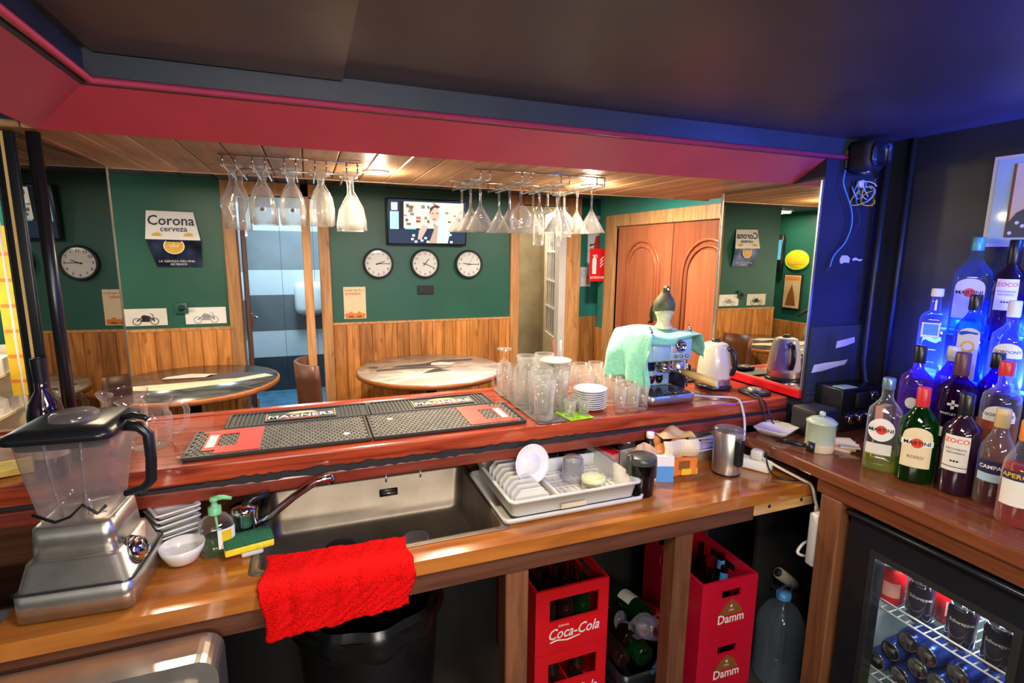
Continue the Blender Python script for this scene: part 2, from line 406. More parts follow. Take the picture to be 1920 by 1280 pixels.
# walls: green room
wb = MB()
for x0, x1 in ((-1.38, -.57), (.16, 1.70)): wb.box(x0, x1, 4.5, 4.6, 0, 2.11)
wb.box(-.57, .16, 4.5, 4.6, 2.0, 2.11); wb.box(1.70, 2.41, 4.5, 4.6, 2.02, 2.11)
wall_back = struct(wb.build('wall_back', 'green_paint'))
struct(MB().box(-2.1, -2.0, 1.0, 5.6, 0, 2.11).build('wall_left', 'green_paint'))
struct(MB().box(-2.0, -1.3, 5.5, 5.6, 0, 2.11).build('wall_recess', 'green_paint'))
struct(MB().box(-1.39, -1.30, 4.6, 5.5, 0, 2.11).build('wall_return', 'green_paint'))
struct(MB().box(2.41, 2.9, 4.66, 4.76, 0, 2.11).build('wall_poster', 'teal_paint'))
wd = MB()
wd.box(2.56, 2.70, 4.10, 4.40, 0, 2.11); wd.box(2.56, 2.70, 2.1, 4.10, 1.82, 2.11); wd.box(2.56, 2.70, 2.0, 2.55, 0, 1.90)
struct(wd.build('wall_door', 'teal_paint'))
struct(MB().box(-1.2, 2.15, -1.7, -1.6, 0, 2.06).build('wall_behind', 'wall_black'))
struct(MB().box(2.05, 2.15, -1.6, 1.50, 0, 2.06).build('wall_right', 'wall_black'))
struct(MB().box(1.760, 2.14, 1.442, 1.945, 0, 2.10).build('wall_pillar', 'blue_lit_black'))
struct(MB().box(-1.2, -1.1, -1.6, 1.3, 0, 2.06).build('wall_side', 'wall_black'))
struct(MB().box(-.672, -.655, 1.632, 2.17, 1.052, 1.872).build('wall_partition', 'wall_black'))
# wainscot boards, each board its own piece of the wall
bmesh_board = MB().rbox(-.051, .051, -.009, .009, 0, 1.0, .004, 1, False)
b0 = bmesh_board.build('wainscot_board', 'wainscot', wall_back); b0.location = (-1.32, 4.489, 0)
def boards(x0, x1, y, first=[b0], skip=True, z=1.0, rz=0, parent=None):
    n = max(1, round(abs(x1 - x0) / .104)); w = (x1 - x0) / n
    for i in range(n):
        c = b0.copy(); COL.objects.link(c); c.scale = (w / .104, 1, z); c.rotation_euler.z = rz
        c.location = (x0 + w * (i + .5), y, 0) if not rz else (y, x0 + w * (i + .5), 0)
        c.parent = parent or wall_back
b0.location = (-1.38 + .052, 4.489, 0)
boards(-1.276, -.575, 4.489); boards(.165, 1.70, 4.489)
MB().box(-1.38, -.575, 4.478, 4.5, 1.0, 1.022).build('dado_rail', 'frame_wood', wall_back)
MB().box(.165, 1.78, 4.478, 4.5, 1.0, 1.018).build('dado_rail', 'frame_wood', wall_back)
boards(2.41, 2.72, 4.648, z=.97, parent=bpy.data.objects['wall_poster'])
boards(4.26, 4.40, 2.549, z=.90, rz=PI / 2, parent=bpy.data.objects['wall_door'])
boards(3.0, 5.5, -1.989, z=.80, rz=PI / 2, parent=bpy.data.objects['wall_left'])
# upright trims and door frames
def trim(name, x0, x1, y0, y1, z0, z1, mat='frame_wood'):
    return struct(MB().rbox(x0, x1, y0, y1, z0, z1, .004, 1, False).build(name, mat))
trim('trim_restroom_left', -.575, -.49, 4.47, 4.60, 0, 2.1)
trim('trim_restroom_right', .085, .165, 4.47, 4.60, 0, 2.1)
trim('trim_restroom_mid', -.035, .03, 4.48, 4.60, 0, 2.1)
trim('trim_restroom_head', -.49, .085, 4.48, 4.60, 2.0, 2.1)
trim('trim_corridor_left', 1.70, 1.785, 4.47, 4.60, 0, 2.1)
trim('trim_corridor_right', 2.27, 2.41, 4.48, 4.72, 0, 2.1)
trim('trim_corridor_head', 1.785, 2.27, 4.48, 4.60, 2.02, 2.1)
trim('trim_white_jamb', 2.20, 2.27, 4.50, 4.60, 0, 2.02, 'white_paint')
# restroom with banded tiles, seen through the open doorway
rr = struct(MB().box(-.62, .5, 6.45, 6.55, 0, 2.4).build('wall_restroom', 'slate'))
rl = struct(MB().box(-.72, -.62, 4.62, 6.45, 0, 2.4).build('wall_restroom_side', 'slate'))
struct(MB().box(.42, .5, 4.62, 6.45, 0, 2.4).build('wall_restroom_right', 'slate'))
struct(MB().box(-.72, .5, 4.62, 6.55, 2.4, 2.45).build('ceiling_restroom', 'white_paint'))
struct(MB().box(-.62, .42, 4.62, 6.45, 0, .01).build('floor_restroom', 'tile_blue_floor'))
zz = [0.012, .40, .70, 1.10, 1.38, 1.80, 2.05, 2.39]; mm = ['slate', 'tile_white', 'tile_grey', 'tile_white', 'tile_mid', 'tile_white', 'tile_mid']
for k in range(7):
    for x0, x1 in ((-.612, -.28), (-.276, .06), (.064, .418)):
        MB().box(x0, x1, 6.438, 6.45, zz[k] + .003, zz[k + 1]).build('tile', mm[k], rr)
    for y0, y1 in ((4.63, 5.2), (5.204, 5.8), (5.804, 6.43)):
        MB().box(-.62, -.610, y0, y1, zz[k] + .003, zz[k + 1]).build('tile', mm[k], rl)
# corridor behind the right-hand doorway
struct(MB().box(1.62, 2.9, 5.9, 6.0, 0, 2.4).build('wall_corridor', 'beige'))
struct(MB().box(1.56, 1.66, 4.6, 5.9, 0, 2.4).build('wall_corridor_left', 'beige'))
struct(MB().box(1.6, 2.9, 4.76, 6.0, 2.4, 2.45).build('ceiling_corridor', 'white_paint'))
struct(MB().box(2.62, 2.72, 4.77, 5.9, 0, 2.4).build('wall_corridor_right', 'beige'))
# ---- doors
def frame(name, parts, mat='frame_wood'):
    b = MB()
    for p in parts: b.rbox(*p, .004, 1, False)
    return struct(b.build(name, mat))
frame('trim_door_frame', [(2.535, 2.60, 4.10, 4.26, 0, 1.93), (2.535, 2.60, 2.45, 4.10, 1.83, 1.93), (2.535, 2.60, 2.40, 2.52, 0, 1.83)])
d1 = struct(MB().box(2.575, 2.60, 2.52, 4.10, 0, 1.83).build('door_1', 'dark_door'))
for y0, y1 in ((3.315, 4.06), (2.53, 3.305)):
    lf = MB().rbox(2.548, 2.578, y0, y1, .01, 1.825, .004, 1, False).build('door_leaf', 'door_wood', d1)
    a0, a1 = y0 + .13, y1 - .13; c = (a0 + a1) / 2; r = (a1 - a0) / 2; zt = 1.70 - r
    for k, (ins, rad) in enumerate(((0, .012), (.045, .009))):
        q = r - ins
        pts = [(2.546, c - q, .45)] + [(2.546, c - q * math.cos(PI * i / 16), zt + q * math.sin(PI * i / 16)) for i in range(17)] + [(2.546, c + q, .45)]
        MB().tube(pts, rad, 8).build('moulding', 'door_wood', lf)
    q = r - .07
    poly = [(c - q, .50)] + [(c + q * math.cos(PI - PI * i / 14), zt + q * math.sin(PI * i / 14)) for i in range(15)] + [(c + q, .50)]
    MB().prism(poly, 2.540, 2.549, 'x').build('door_panel', 'door_wood', lf)
# barred glass door standing open in the corridor
d2 = struct(bpy.data.objects.new('door_2', None)); COL.objects.link(d2)
d2.location = (2.27, 4.62, 0); d2.rotation_euler = (0, 0, math.atan2(.73, .18))
fr = MB()
for p in ((0, .10, 0, 2.0), (.65, .75, 0, 2.0), (.10, .65, 0, .75), (.10, .65, 1.90, 2.0)): fr.rbox(p[0], p[1], -.02, .02, p[2], p[3], .004, 1, False)
fr.build('door_frame', 'cream', d2)
MB().box(.10, .65, -.003, .003, .75, 1.9).build('pane', 'window_glass', d2)
for i in range(4): MB().box(.19 + i * .11, .21 + i * .11, -.012, .012, .75, 1.9).build('glazing_bar', 'white_paint', d2)
for z in (1.02, 1.30, 1.60): MB().box(.10, .65, -.012, .012, z, z + .02).build('glazing_bar', 'white_paint', d2)
MB().tube([(.70, -.02, 1.0), (.70, -.06, 1.0), (.60, -.06, 1.0)], .009, 8).build('door_handle', 'black_plastic', d2)
# restroom door leaf swung open against its side wall
d3 = struct(bpy.data.objects.new('door_3', None)); COL.objects.link(d3); d3.location = (-.475, 4.6, 0); d3.rotation_euler = (0, 0, math.radians(96))
MB().rbox(0, .70, -.035, .0, .01, 1.99, .004, 1, False).build('door_leaf', 'dark_door', d3)
MB().tube([(.64, -.03, 1.0), (.64, -.085, 1.0), (.54, -.085, 1.0)], .010, 8).build('door_handle', 'chrome', d3)
for z in (.3, 1.0, 1.7): MB().box(-.012, .012, -.05, -.033, z, z + .1).build('hinge', 'chrome', d3)
# ---- mirrors
def mirror(name, label, P, a, y0, y1, z0, z1, mat, side):
    t = thing(name, label, 'mirror', (P[0] - (y0 - P[1]) * math.tan(a), y0, z0), a)
    L = (y1 - y0) / math.cos(a)
    MB().box(-.003 if side > 0 else 0, 0 if side > 0 else .003, 0, L, 0, z1 - z0).build('mirror_glass', mat, t)
    return t, L, z1 - z0
t, L, H = mirror('wall_mirror', 'dark wall mirror on the partition left of the bar, reflecting a clock', (-.62, 1.9), math.radians(-3), 1.64, 2.172, 1.056, 1.866, 'mirror_dim', 1)
MB().box(-.005, .003, L, L + .002, 0, H).build('edge_trim', 'brushed', t)
MB().rbox(-.034, .006, -.012, 0, 0, H, .003, 2).build('frame', 'black_plastic', t)
MB().box(-.020, -.014, -.0135, -.011, 0, H).build('brass_edge', 'bamboo', t)
t, L, H = mirror('wall_mirror', 'tall wall mirror on the blue-lit pillar beside the kettle', (1.7545, 1.66), 0, 1.448, 1.94, 1.086, 1.868, 'mirror_bright', -1)
MB().box(-.006, .004, -.006, .0, 0, H).build('edge_trim', 'steel', t); MB().box(-.006, .004, L, L + .005, 0, H).build('edge_trim', 'steel', t)
MB().rbox(-.016, .004, -.006, L, -.033, 0, .003, 1, False).build('bottom_rail', 'red_plastic', t)
tag(MB().tube([(-.592, 1.63, 1.053), (-.592, 1.63, 1.868)], .014, 14).build('support_pole', 'black_plastic'), 'thin black upright pole standing on the bar before the dark mirror', 'pole')
# ---- ceiling lamps that carry the lights, and added wall lamps for frontal fill
def spot(x, y, label):
    t = thing('recessed_spotlight', label, 'lamp', (x, y, 1.862))
    MB().lathe([(.030, .004), (.042, .002), (.046, .010)], 24).build('trim_ring', 'white_paint', t)
    MB().disc((0, 0, .003), .030).build('bulb', 'spot_glow', t)
spot(.235, 1.935, 'small round spotlight recessed in the plank ceiling beside the goblets'); spot(1.089, 1.948, 'small round spotlight recessed in the plank ceiling beside the martini glasses')
def panel_lamp(name, label, x, y, z, w, d, mat):
    t = thing(name, label, 'lamp', (x, y, z))
    MB().rbox(-w / 2 - .02, w / 2 + .02, -d / 2 - .02, d / 2 + .02, .014, .034, .006, 2).build('housing', 'white_paint', t)
    MB().box(-w / 2, w / 2, -d / 2, d / 2, .010, .014).build('diffuser', mat, t)
def fill_lamp(label, x, w):  # added fixture, lights the fronts that face the camera
    t = thing('fill_lamp', label, 'lamp', (x, -1.5995, 1.62))
    MB().rbox(-w / 2 - .02, w / 2 + .02, 0, .07, -.07, .07, .01, 2).build('housing', 'white_paint', t); MB().box(-w / 2, w / 2, .07, .075, -.05, .05).build('diffuser', 'lamp_glow', t)
fill_lamp('added long white fill lamp on the wall behind the worker', .1, .9); fill_lamp('added short white fill lamp on the wall behind the worker', 1.0, .6)
panel_lamp('ceiling_lamp', 'white ceiling panel lamp above the work counter', .45, .25, 1.98, .25, .5, 'lamp_glow')
panel_lamp('ceiling_lamp', 'white ceiling panel lamp behind the bar worker', -.25, -.9, 1.98, .25, .5, 'lamp_glow')
for x, y, w in ((-.8, 3.0, 'left table'), (.7, 2.9, 'middle table'), (1.9, 3.2, 'double doors'), (-1.6, 4.7, 'recess')):
    panel_lamp('ceiling_lamp', 'square ceiling lamp in the guest room near the ' + w, x, y, 2.076, .14, .14, 'lamp_glow_warm')
panel_lamp('ceiling_lamp', 'cool ceiling lamp inside the restroom', -.1, 5.6, 2.366, .4, .4, 'lamp_glow_cool')
panel_lamp('ceiling_lamp', 'ceiling lamp in the corridor beyond the wall clocks', 2.1, 5.1, 2.366, .3, .3, 'lamp_glow')
# ---- things on the green walls
def clock(x, z, y, label, hh, mm_, ss=None):
    t = thing('wall_clock', label, 'clock', (x, y, z), 0, 'three wall clocks in a row')
    MB().lathe([(.100, 0), (.118, 0), (.124, .012), (.122, .030), (.110, .034), (.105, .026)], 40).build('rim', 'black_matte', t).rotation_euler = (PI / 2, 0, 0)
    MB().disc((0, -.018, 0), .108, 40, 'y').build('dial', 'white_print', t)
    for h in range(1, 13):
        a = PI / 2 - h * PI / 6
        lettering(t, str(h), .030, on_y(.086 * math.cos(a), .086 * math.sin(a), -.020), 'black_print', 'numeral')
    def hand(n, a, l, w, yy):
        a = PI / 2 - a; dx, dz = math.cos(a), math.sin(a)
        MB().poly([(-dx * .02 + dz * w, yy, -dz * .02 - dx * w), (-dx * .02 - dz * w, yy, -dz * .02 + dx * w), (dx * l - dz * w * .6, yy, dz * l + dx * w * .6), (dx * l + dz * w * .6, yy, dz * l - dx * w * .6)]).build(n, 'black_print', t)
    hand('hour_hand', (hh % 12 + mm_ / 60) * PI / 6, .055, .004, -.021); hand('minute_hand', mm_ * PI / 30, .085, .003, -.022)
    if ss is not None: hand('second_hand', ss * PI / 30, .088, .001, -.0225)
    MB().disc((0, -.030, 0), .108, 40, 'y').build('cover_glass', 'window_glass', t)
clock(.54, 1.495, 4.499, 'leftmost of the three wall clocks, its glass catching the bright window', 2, 15)
clock(.926, 1.495, 4.499, 'middle of the three wall clocks, below the television', 1, 19)
clock(1.312, 1.492, 4.499, 'rightmost of the three wall clocks, hands in one level line', 9, 15, 5)
# television: dark set with a bright flat picture of a woman holding a glass before bar shelves
tv = thing('television', 'flat television high on the green wall above the clocks, picture lit', 'television', (.945, 4.47, 1.65), 0)
tv.rotation_euler = (math.radians(7), 0, 0)
MB().rbox(-.335, .335, -.02, .02, 0, .375, .006, 2).build('casing', 'black_plastic', tv)
MB().box(-.1, .1, .02, .06, .1, .26).build('wall_bracket', 'black_matte', tv)
scr = MB().box(-.322, .322, -.0225, -.0205, .016, .362).build('screen', emit('screen_dark', (.02, .05, .12), .6), tv)
def patch(col, s, pts, yy=-.0232, n='picture_patch'):
    MB().poly([(u, yy, v) for u, v in pts]).build(n, emit('scr_%d_%d_%d' % tuple(int(c * 99) for c in col), col, s * .55), scr)
def rect(x0, x1, z0, z1): return [(x0, z0), (x1, z0), (x1, z1), (x0, z1)]
patch((1, .85, .65), 1.6, rect(-.20, .30, .14, .35)); patch((.5, .9, 1), 1.6, rect(-.31, -.24, .13, .27)); patch((.25, .8, .95), 1.5, rect(-.19, -.10, .13, .25))
patch((1, .95, .85), 2.0, rect(-.30, -.25, .28, .34)); patch((.02, .04, .08), .3, rect(-.235, -.20, .13, .35), -.0234)
random.seed(3)
for k in range(34):
    x = random.uniform(-.19, .28); z = random.uniform(.17, .34); w = random.uniform(.006, .02); h = random.uniform(.012, .03)
    patch(random.choice([(.25, .08, .04), (1, .55, .2), (.9, 1, 1), (.1, .2, .25), (.5, .15, .08), (.6, .95, 1)]), random.choice([.4, 1.2, 2]), rect(x - w, x + w, z - h / 2, z + h / 2), -.0236)
patch((.78, .9, .85), 1.4, [(.07, .02), (.17, .02), (.19, .12), (.15, .26), (.11, .33), (.06, .34), (.02, .30), (.01, .24), (.06, .14)], -.024)
patch((.95, .68, .52), 1.3, [(.055 + .042 * math.cos(a * PI / 8), .255 + .062 * math.sin(a * PI / 8)) for a in range(16)], -.0244)
patch((.35, .12, .08), .6, [(.01, .25), (.02, .31), (.06, .335), (.10, .32), (.085, .305), (.05, .31), (.025, .28)], -.0246)
patch((.8, .05, .08), 1, rect(.038, .066, .212, .220), -.0248); patch((.1, .05, .05), .3, rect(.028, .045, .262, .268), -.0248); patch((.1, .05, .05), .3, rect(.065, .085, .262, .268), -.0248)
patch((.9, .6, .42), 1.1, [(.01, .02), (.075, .02), (.085, .16), (.04, .19), (.05, .13)], -.0242); patch((.95, .7, .55), 1.2, [(-.085, .05), (-.055, .05), (.0, .15), (-.04, .175), (-.075, .12)], -.0244)
for x, z in ((-.13, .05), (-.10, .03), (-.05, .04), (-.02, .06), (.0, .03), (-.12, .08), (.16, .05), (.19, .09), (.20, .03)): patch((.9, 1, .95), 1.5, rect(x - .010, x + .012, z - .008, z + .010), -.0245)
# beer carton sign: carton flattened in two facets
cs = thing('beer_carton_sign', 'white and navy folded beer carton pinned to the green wall', 'sign', (-.895, 4.495, 1.47))
MB().add([(-.165, -.05, .195), (.175, -.05, .190), (.135, -.004, .39), (-.155, -.004, .395), (-.165, -.046, .195), (.175, -.046, .190), (.135, 0, .39), (-.155, 0, .395)], [(0, 1, 2, 3), (4, 7, 6, 5), (0, 3, 7, 4), (1, 5, 6, 2), (3, 2, 6, 7)]).build('lid_panel', 'white_print', cs)
mk('carton_foil', (.06, .08, .16), .18, .6, noise=.9, scale=9)
MB().add([(-.165, -.05, .195), (.175, -.05, .190), (.165, -.01, .0), (-.118, -.01, .0), (-.165, -.046, .195), (.175, -.046, .190), (.165, -.004, 0), (-.118, -.004, 0)], [(3, 2, 1, 0), (4, 5, 6, 7), (0, 4, 7, 3), (1, 2, 6, 5), (3, 7, 6, 2)]).build('front_panel', 'carton_foil', cs)
def lid(u, v): t_ = (v + .195 - .195) ; return (u, -.053 + .236 * (v - .195), v)
lettering(cs, 'Corona', .098, lambda u, v: (u - .005, -.0525 + .232 * (v + .325 - .195), v + .325), 'navy_print', bold=.012, sx=.95)
lettering(cs, 'cerveza', .055, lambda u, v: (u + .01, -.0525 + .232 * (v + .268 - .195), v + .268), 'navy_print', bold=.01)
for cx in (-.095, .10): MB().poly([(cx - .032, -.0535 + .0035, .218), (cx + .032, -.0500, .218), (cx + .025, -.0465, .235), (cx + .005, -.0440, .244), (cx - .022, -.0460, .236)]).build('emblem', 'gold_print', cs)
MB().disc((0, 0, 0), .062, 28, 'y', .054).build('medallion', 'gold_print', cs).location = (.005, -.0470, .148)
MB().lathe([(.058, -.001), (.064, .001), (.066, -.001)], 28).build('medallion_rim', 'white_print', cs); cs_r = bpy.data.objects['medallion_rim']; cs_r.location = (.005, -.0478, .148); cs_r.rotation_euler = (PI / 2, 0, 0); cs_r.scale = (1, .87, 1)
MB().poly([(-.03, -.0482, .14), (-.035, -.0482, .165), (-.018, -.0482, .153), (-.005, -.0482, .176), (.008, -.0482, .153), (.028, -.0482, .165), (.025, -.0482, .14)]).build('crown_emblem', 'cream', cs); bpy.data.objects['crown_emblem'].location.x = .008
lettering(cs, 'LA CERVEZA MAS FINA', .022, lambda u, v: (u + .01, -.020, v + .040), 'white_print'); lettering(cs, 'DE MEXICO', .020, lambda u, v: (u + .02, -.018, v + .018), 'white_print')
# two tin plates with motorcycles
def bike(t, m, s=1, dx=0):
    for c in (-.055, .055): MB().tube([(dx + c * s + .024 * s * math.cos(a * PI / 9), -.006, .032 + .024 * s * math.sin(a * PI / 9)) for a in range(18)], .0025, 5, closed=True).build('wheel_print', m, t)
    MB().tube([(dx - .055 * s, -.006, .034), (dx - .02 * s, -.006, .062), (dx + .03 * s, -.006, .060), (dx + .055 * s, -.006, .034)], .004, 5).build('frame_print', m, t)
    MB().poly([(dx - .03 * s, -.006, .03), (dx + .025 * s, -.006, .028), (dx + .03 * s, -.006, .055), (dx - .02 * s, -.006, .058)]).build('engine_print', m, t)
    MB().poly([(dx - .03 * s, -.0062, .066), (dx + .01 * s, -.0062, .060), (dx + .035 * s, -.0062, .068), (dx - .01 * s, -.0062, .080)]).build('tank_print', m, t)
    MB().tube([(dx + .055 * s, -.006, .034), (dx + .042 * s, -.006, .085), (dx + .03 * s, -.006, .09)], .0025, 5).build('fork_print', m, t)
for x, lab, m1, m2 in ((-1.12, 'silver tin plate with a black motorcycle on the green wall', 'paper', 'black_print'), (-.735, 'pale faded tin plate with a grey motorcycle on the green wall', 'white_print', 'grey_print')):
    t = thing('tin_plate', lab, 'sign', (x, 4.498, 1.045), 0, 'motorcycle tin plates')
    MB().rbox(-.135, .135, -.005, 0, 0, .125, .002, 1, False).build('plate', m1, t); bike(t, m2)
    if m1 == 'white_print': lettering(t, '401', .035, on_y(-.09, .10, -.006), 'grey_print')
t = thing('light_switch', 'small dark green switch box below the beer carton sign', 'switch', (-.885, 4.50, 1.13))
MB().rbox(-.04, .04, -.03, 0, 0, .08, .004, 2).build('switch_box', 'green_paint', t); MB().lathe([(0, .012), (.02, .012), (.022, 0)], 18).build('knob', 'black_matte', t).location = (.0, -.03, .04); bpy.data.objects['knob'].rotation_euler = (PI / 2, 0, 0)
t = thing('wall_socket', 'dark double wall socket under the middle clock', 'socket', (.93, 4.50, 1.235))
MB().rbox(-.07, .07, -.012, 0, 0, .075, .003, 1, False).build('cover_plate', 'black_matte', t)
for c in (-.035, .035): o = MB().lathe([(0, -.003), (.02, -.003), (.024, .002)], 18).build('outlet', 'black_plastic', t); o.location = (c, -.012, .038); o.rotation_euler = (PI / 2, 0, 0)
t = thing('tin_poster', 'small cream tin poster with dark lettering on the green wall', 'poster', (.343, 4.498, 1.045))
MB().rbox(-.088, .088, -.004, 0, 0, .262, .002, 1, False).build('sheet', 'cream_label', t)
lettering(t, 'Lovely day for a', .024, on_y(0, .235, -.005), 'brown_print'); lettering(t, 'GUINNESS', .027, on_y(-.015, .205, -.005), 'red_print', bold=.01)
for i in range(5): MB().disc((-.064 + i * .032, -.0055, .03 + (i % 2) * .012), .018, 14, 'y').build('print_dot', 'orange_print', t)
MB().poly([(-.075, -.005, .008), (.075, -.005, .008), (.075, -.005, .03), (-.075, -.005, .03)]).build('print_band', 'brown_print', t)
# right-hand posters and the extinguisher sign
t = thing('wall_poster', 'tall white poster with red shapes beside the extinguisher sign', 'poster', (2.67, 4.655, 1.46))
MB().box(-.095, .11, -.004, 0, 0, .50).build('sheet', 'white_print', t)
MB().poly([(-.03, -.005, .40), (.10, -.005, .40), (.10, -.005, .49), (.0, -.005, .45)]).build('red_shape', 'red_print', t); MB().poly([(-.03, -.005, .18), (.10, -.005, .16), (.10, -.005, .33), (-.01, -.005, .30)]).build('red_shape', 'red_print', t)
MB().poly([(-.08, -.0055, .20), (.02, -.0055, .235), (-.07, -.0055, .222)]).build('black_stroke', 'black_print', t); MB().poly([(-.08, -.0055, .15), (.02, -.0055, .165), (-.07, -.0055, .165)]).build('black_stroke', 'black_print', t)
t = thing('notice_sheet', 'small white notice sheet below the tall poster', 'poster', (2.56, 4.655, 1.27))
MB().box(-.055, .06, -.004, 0, 0, .19).build('sheet', 'white_print', t); MB().box(.01, .05, -.005, -.004, .02, .11).build('picture', 'copper_foil', t)
MB().tube([(-.02 + .022 * math.cos(a * PI / 8), -.005, .13 + .03 * math.sin(a * PI / 8)) for a in range(16)], .002, 5, closed=True).build('emblem', 'grey_print', t)
t = thing('extinguisher_sign', 'red fire extinguisher sign with white symbol by the door frame', 'sign', (2.478, 4.30, 1.34))
MB().rbox(-.075, .085, -.006, 0, 0, .30, .002, 1, False).build('sign_plate', 'red_plastic', t); MB().box(.070, .082, 0, .02, .02, .28).build('mount', 'red_plastic', t)
MB().lathe([(0, .03), (.022, .03), (.022, .19), (.010, .215), (.010, .24), (0, .24)], 12).build('cylinder_symbol', 'white_print', t); o = bpy.data.objects['cylinder_symbol']; o.location = (-.025, -.007, .045); o.scale = (1, .05, .82)
MB().tube([(-.045, -.008, .235), (-.005, -.008, .240), (.005, -.008, .215)], .006, 6).build('lever_symbol', 'white_print', t)
for k in range(3): MB().tube([(.035, -.008, .13 + k * .03), (.05, -.008, .15 + k * .03), (.07, -.008, .165 + k * .03)], .005, 6).build('flame_symbol', 'white_print', t)
lettering(t, 'EXTINTOR', .030, on_y(.005, .035, -.0075), 'white_print', bold=.01)
# recess wall at the left end: oval sign and framed poster, seen in the tall mirror
t = thing('oval_sign', 'yellow oval pub sign on the green recess wall, seen in the mirror', 'sign', (-1.995, 4.77, 1.54))
o = MB().lathe([(0, .02), (.15, .02), (.165, .012), (.165, 0)], 32).build('board', 'yellow_print', t); o.rotation_euler = (0, PI / 2, 0); o.scale = (.72, 1, 1)
o = MB().lathe([(.150, .0205), (.156, .024), (.165, .018)], 32).build('border', 'lime', t); o.rotation_euler = (0, PI / 2, 0); o.scale = (.72, 1, 1)
MB().poly([(.023, -.10, -.05), (.023, .08, -.05), (.023, .10, -.02), (.023, -.08, -.02)]).build('band', 'gold_print', t)
t = thing('framed_poster', 'framed brown poster below the yellow oval sign, seen in the mirror', 'poster', (-1.995, 4.79, .95))
MB().box(0, .02, -.13, .13, 0, .42).build('frame', 'black_matte', t); MB().box(.02, .022, -.115, .115, .012, .408).build('print', 'cardboard', t)
MB().box(.022, .0235, -.10, .10, .35, .39).build('title_band', 'orange_print', t); MB().poly([(.023, -.07, .04), (.023, .08, .04), (.023, .05, .18), (.023, .0, .30), (.023, -.03, .20)]).build('figure_print', 'brown_print', t)
t = thing('television', 'second television on the recess wall, seen edge-on in the mirror', 'television', (-1.93, 5.10, 1.42))
MB().rbox(-.02, .02, -.17, .17, 0, .42, .005, 1).build('casing', 'black_plastic', t); MB().box(.0205, .0225, -.16, .16, .12, .36).build('screen', emit('scr_teal', (.12, .5, .75), 1.0), t); MB().box(-.065, -.02, -.04, .04, .15, .27).build('bracket', 'black_matte', t)
# daylight window with a paper rack on the far left
wn = struct(MB().box(-1.999, -1.985, 3.20, 4.04, .95, 1.95).build('window_1', 'daylight'))
for y in (3.2, 3.62, 4.02): MB().box(-1.99, -1.965, y, y + .03, .93, 1.97).build('window_frame', 'white_paint', wn)
MB().box(-1.99, -1.93, 3.18, 4.07, .90, .94).build('window_sill', 'white_paint', wn)
t = thing('yellow_banner', 'narrow bright yellow banner standing at the far left picture edge', 'banner', (-1.64, 3.93, .0), -PI / 2)
MB().box(-.004, .004, -.05, .05, .72, 1.72).build('banner_cloth', 'yellow_print', t); MB().tube([(0, 0, .02), (0, 0, 1.74)], .008, 8).build('rod', 'white_paint', t); MB().lathe([(0, 0), (.10, 0), (.10, .015), (.012, .03)], 24).build('foot', 'white_paint', t)
for k in range(6): MB().box(.0045, .0055, -.045, .045, .80 + k * .15, .82 + k * .15).build('stripe', 'orange_print', t)
t = thing('paper_rack', 'cream rack of folded papers under the far left window', 'rack', (-1.84, 3.80, 0))
MB().box(-.12, -.11, -.35, .35, 0, 1.0).box(-.12, .12, -.36, -.35, 0, 1.0).box(-.12, .12, .35, .36, 0, 1.0).build('rack_panel', 'cream', t)
for k in range(4): MB().box(-.11, .12, -.35, .35, .12 + k * .24, .135 + k * .24).build('shelf', 'cream', t)
random.seed(5)
for k in range(4):
    for j in range(3):
        o = MB().box(-.09, .09, -.10, .10, 0, random.uniform(.03, .09)).build('paper_stack', random.choice(['paper', 'white_print', 'cardboard']), t)
        o.location = (.01, -.23 + j * .23, .136 + k * .24); o.rotation_euler.z = random.uniform(-.2, .2)
# ---- guest tables and chair
def print_disc(name, r, seed, base, dark, parent, z):
    m, N, L, b = _mat(name); setp(b, base, .25, coat=.4)
    tc = N.new('ShaderNodeTexCoord'); mp = N.new('ShaderNodeMapping'); mp.inputs['Location'].default_value = (seed, seed * 2, 0); mp.inputs['Scale'].default_value = (1.6, 3.2, 1)
    nz = N.new('ShaderNodeTexNoise'); nz.inputs['Scale'].default_value = 2.1; nz.inputs['Detail'].default_value = 7; nz.inputs['Distortion'].default_value = 1.1
    L.new(tc.outputs['Object'], mp.inputs[0]); L.new(mp.outputs[0], nz.inputs['Vector'])
    rp = N.new('ShaderNodeValToRGB'); e = rp.color_ramp.elements; e[0].position = .40; e[0].color = (*dark, 1); e[1].position = .56; e[1].color = (*base, 1)
    k = e.new(.47); k.color = (*[(a + c) / 2 * .8 for a, c in zip(base, dark)], 1)
    L.new(nz.outputs['Fac'], rp.inputs['Fac']); L.new(rp.outputs[0], b.inputs['Base Color'])
    return MB().lathe([(0, z), (r, z), (r, z - .001)], 64).build('printed_top', m, parent)
def table(x, y, r, label, seed, base, dark):
    t = thing('round_table', label, 'table', (x, y, 0), 0, 'round guest tables')
    MB().lathe([(0, .715), (r - .01, .715), (r, .722), (r, .744), (r - .004, .749), (0, .749)], 64).build('tabletop', 'table_edge', t)
    pd = print_disc('print_' + str(seed), r - .012, seed, base, dark, t, .7505)
    MB().lathe([(.04, .02), (.04, .70), (.09, .715)], 20).build('column', 'black_matte', t)
    MB().lathe([(.26, 0), (.26, .012), (.05, .035), (.04, .06)], 32).build('foot', 'black_matte', t)
    return t, pd
tl, pl_ = table(-.74, 3.86, .52, 'round table with a dark photo print of a lying figure, left', 3.2, (.085, .092, .090), (.035, .04, .042))
tr_, pr_ = table(.81, 3.77, .535, 'round table with a pale photo print in front of the clocks', 8.7, (.70, .64, .56), (.46, .41, .37))
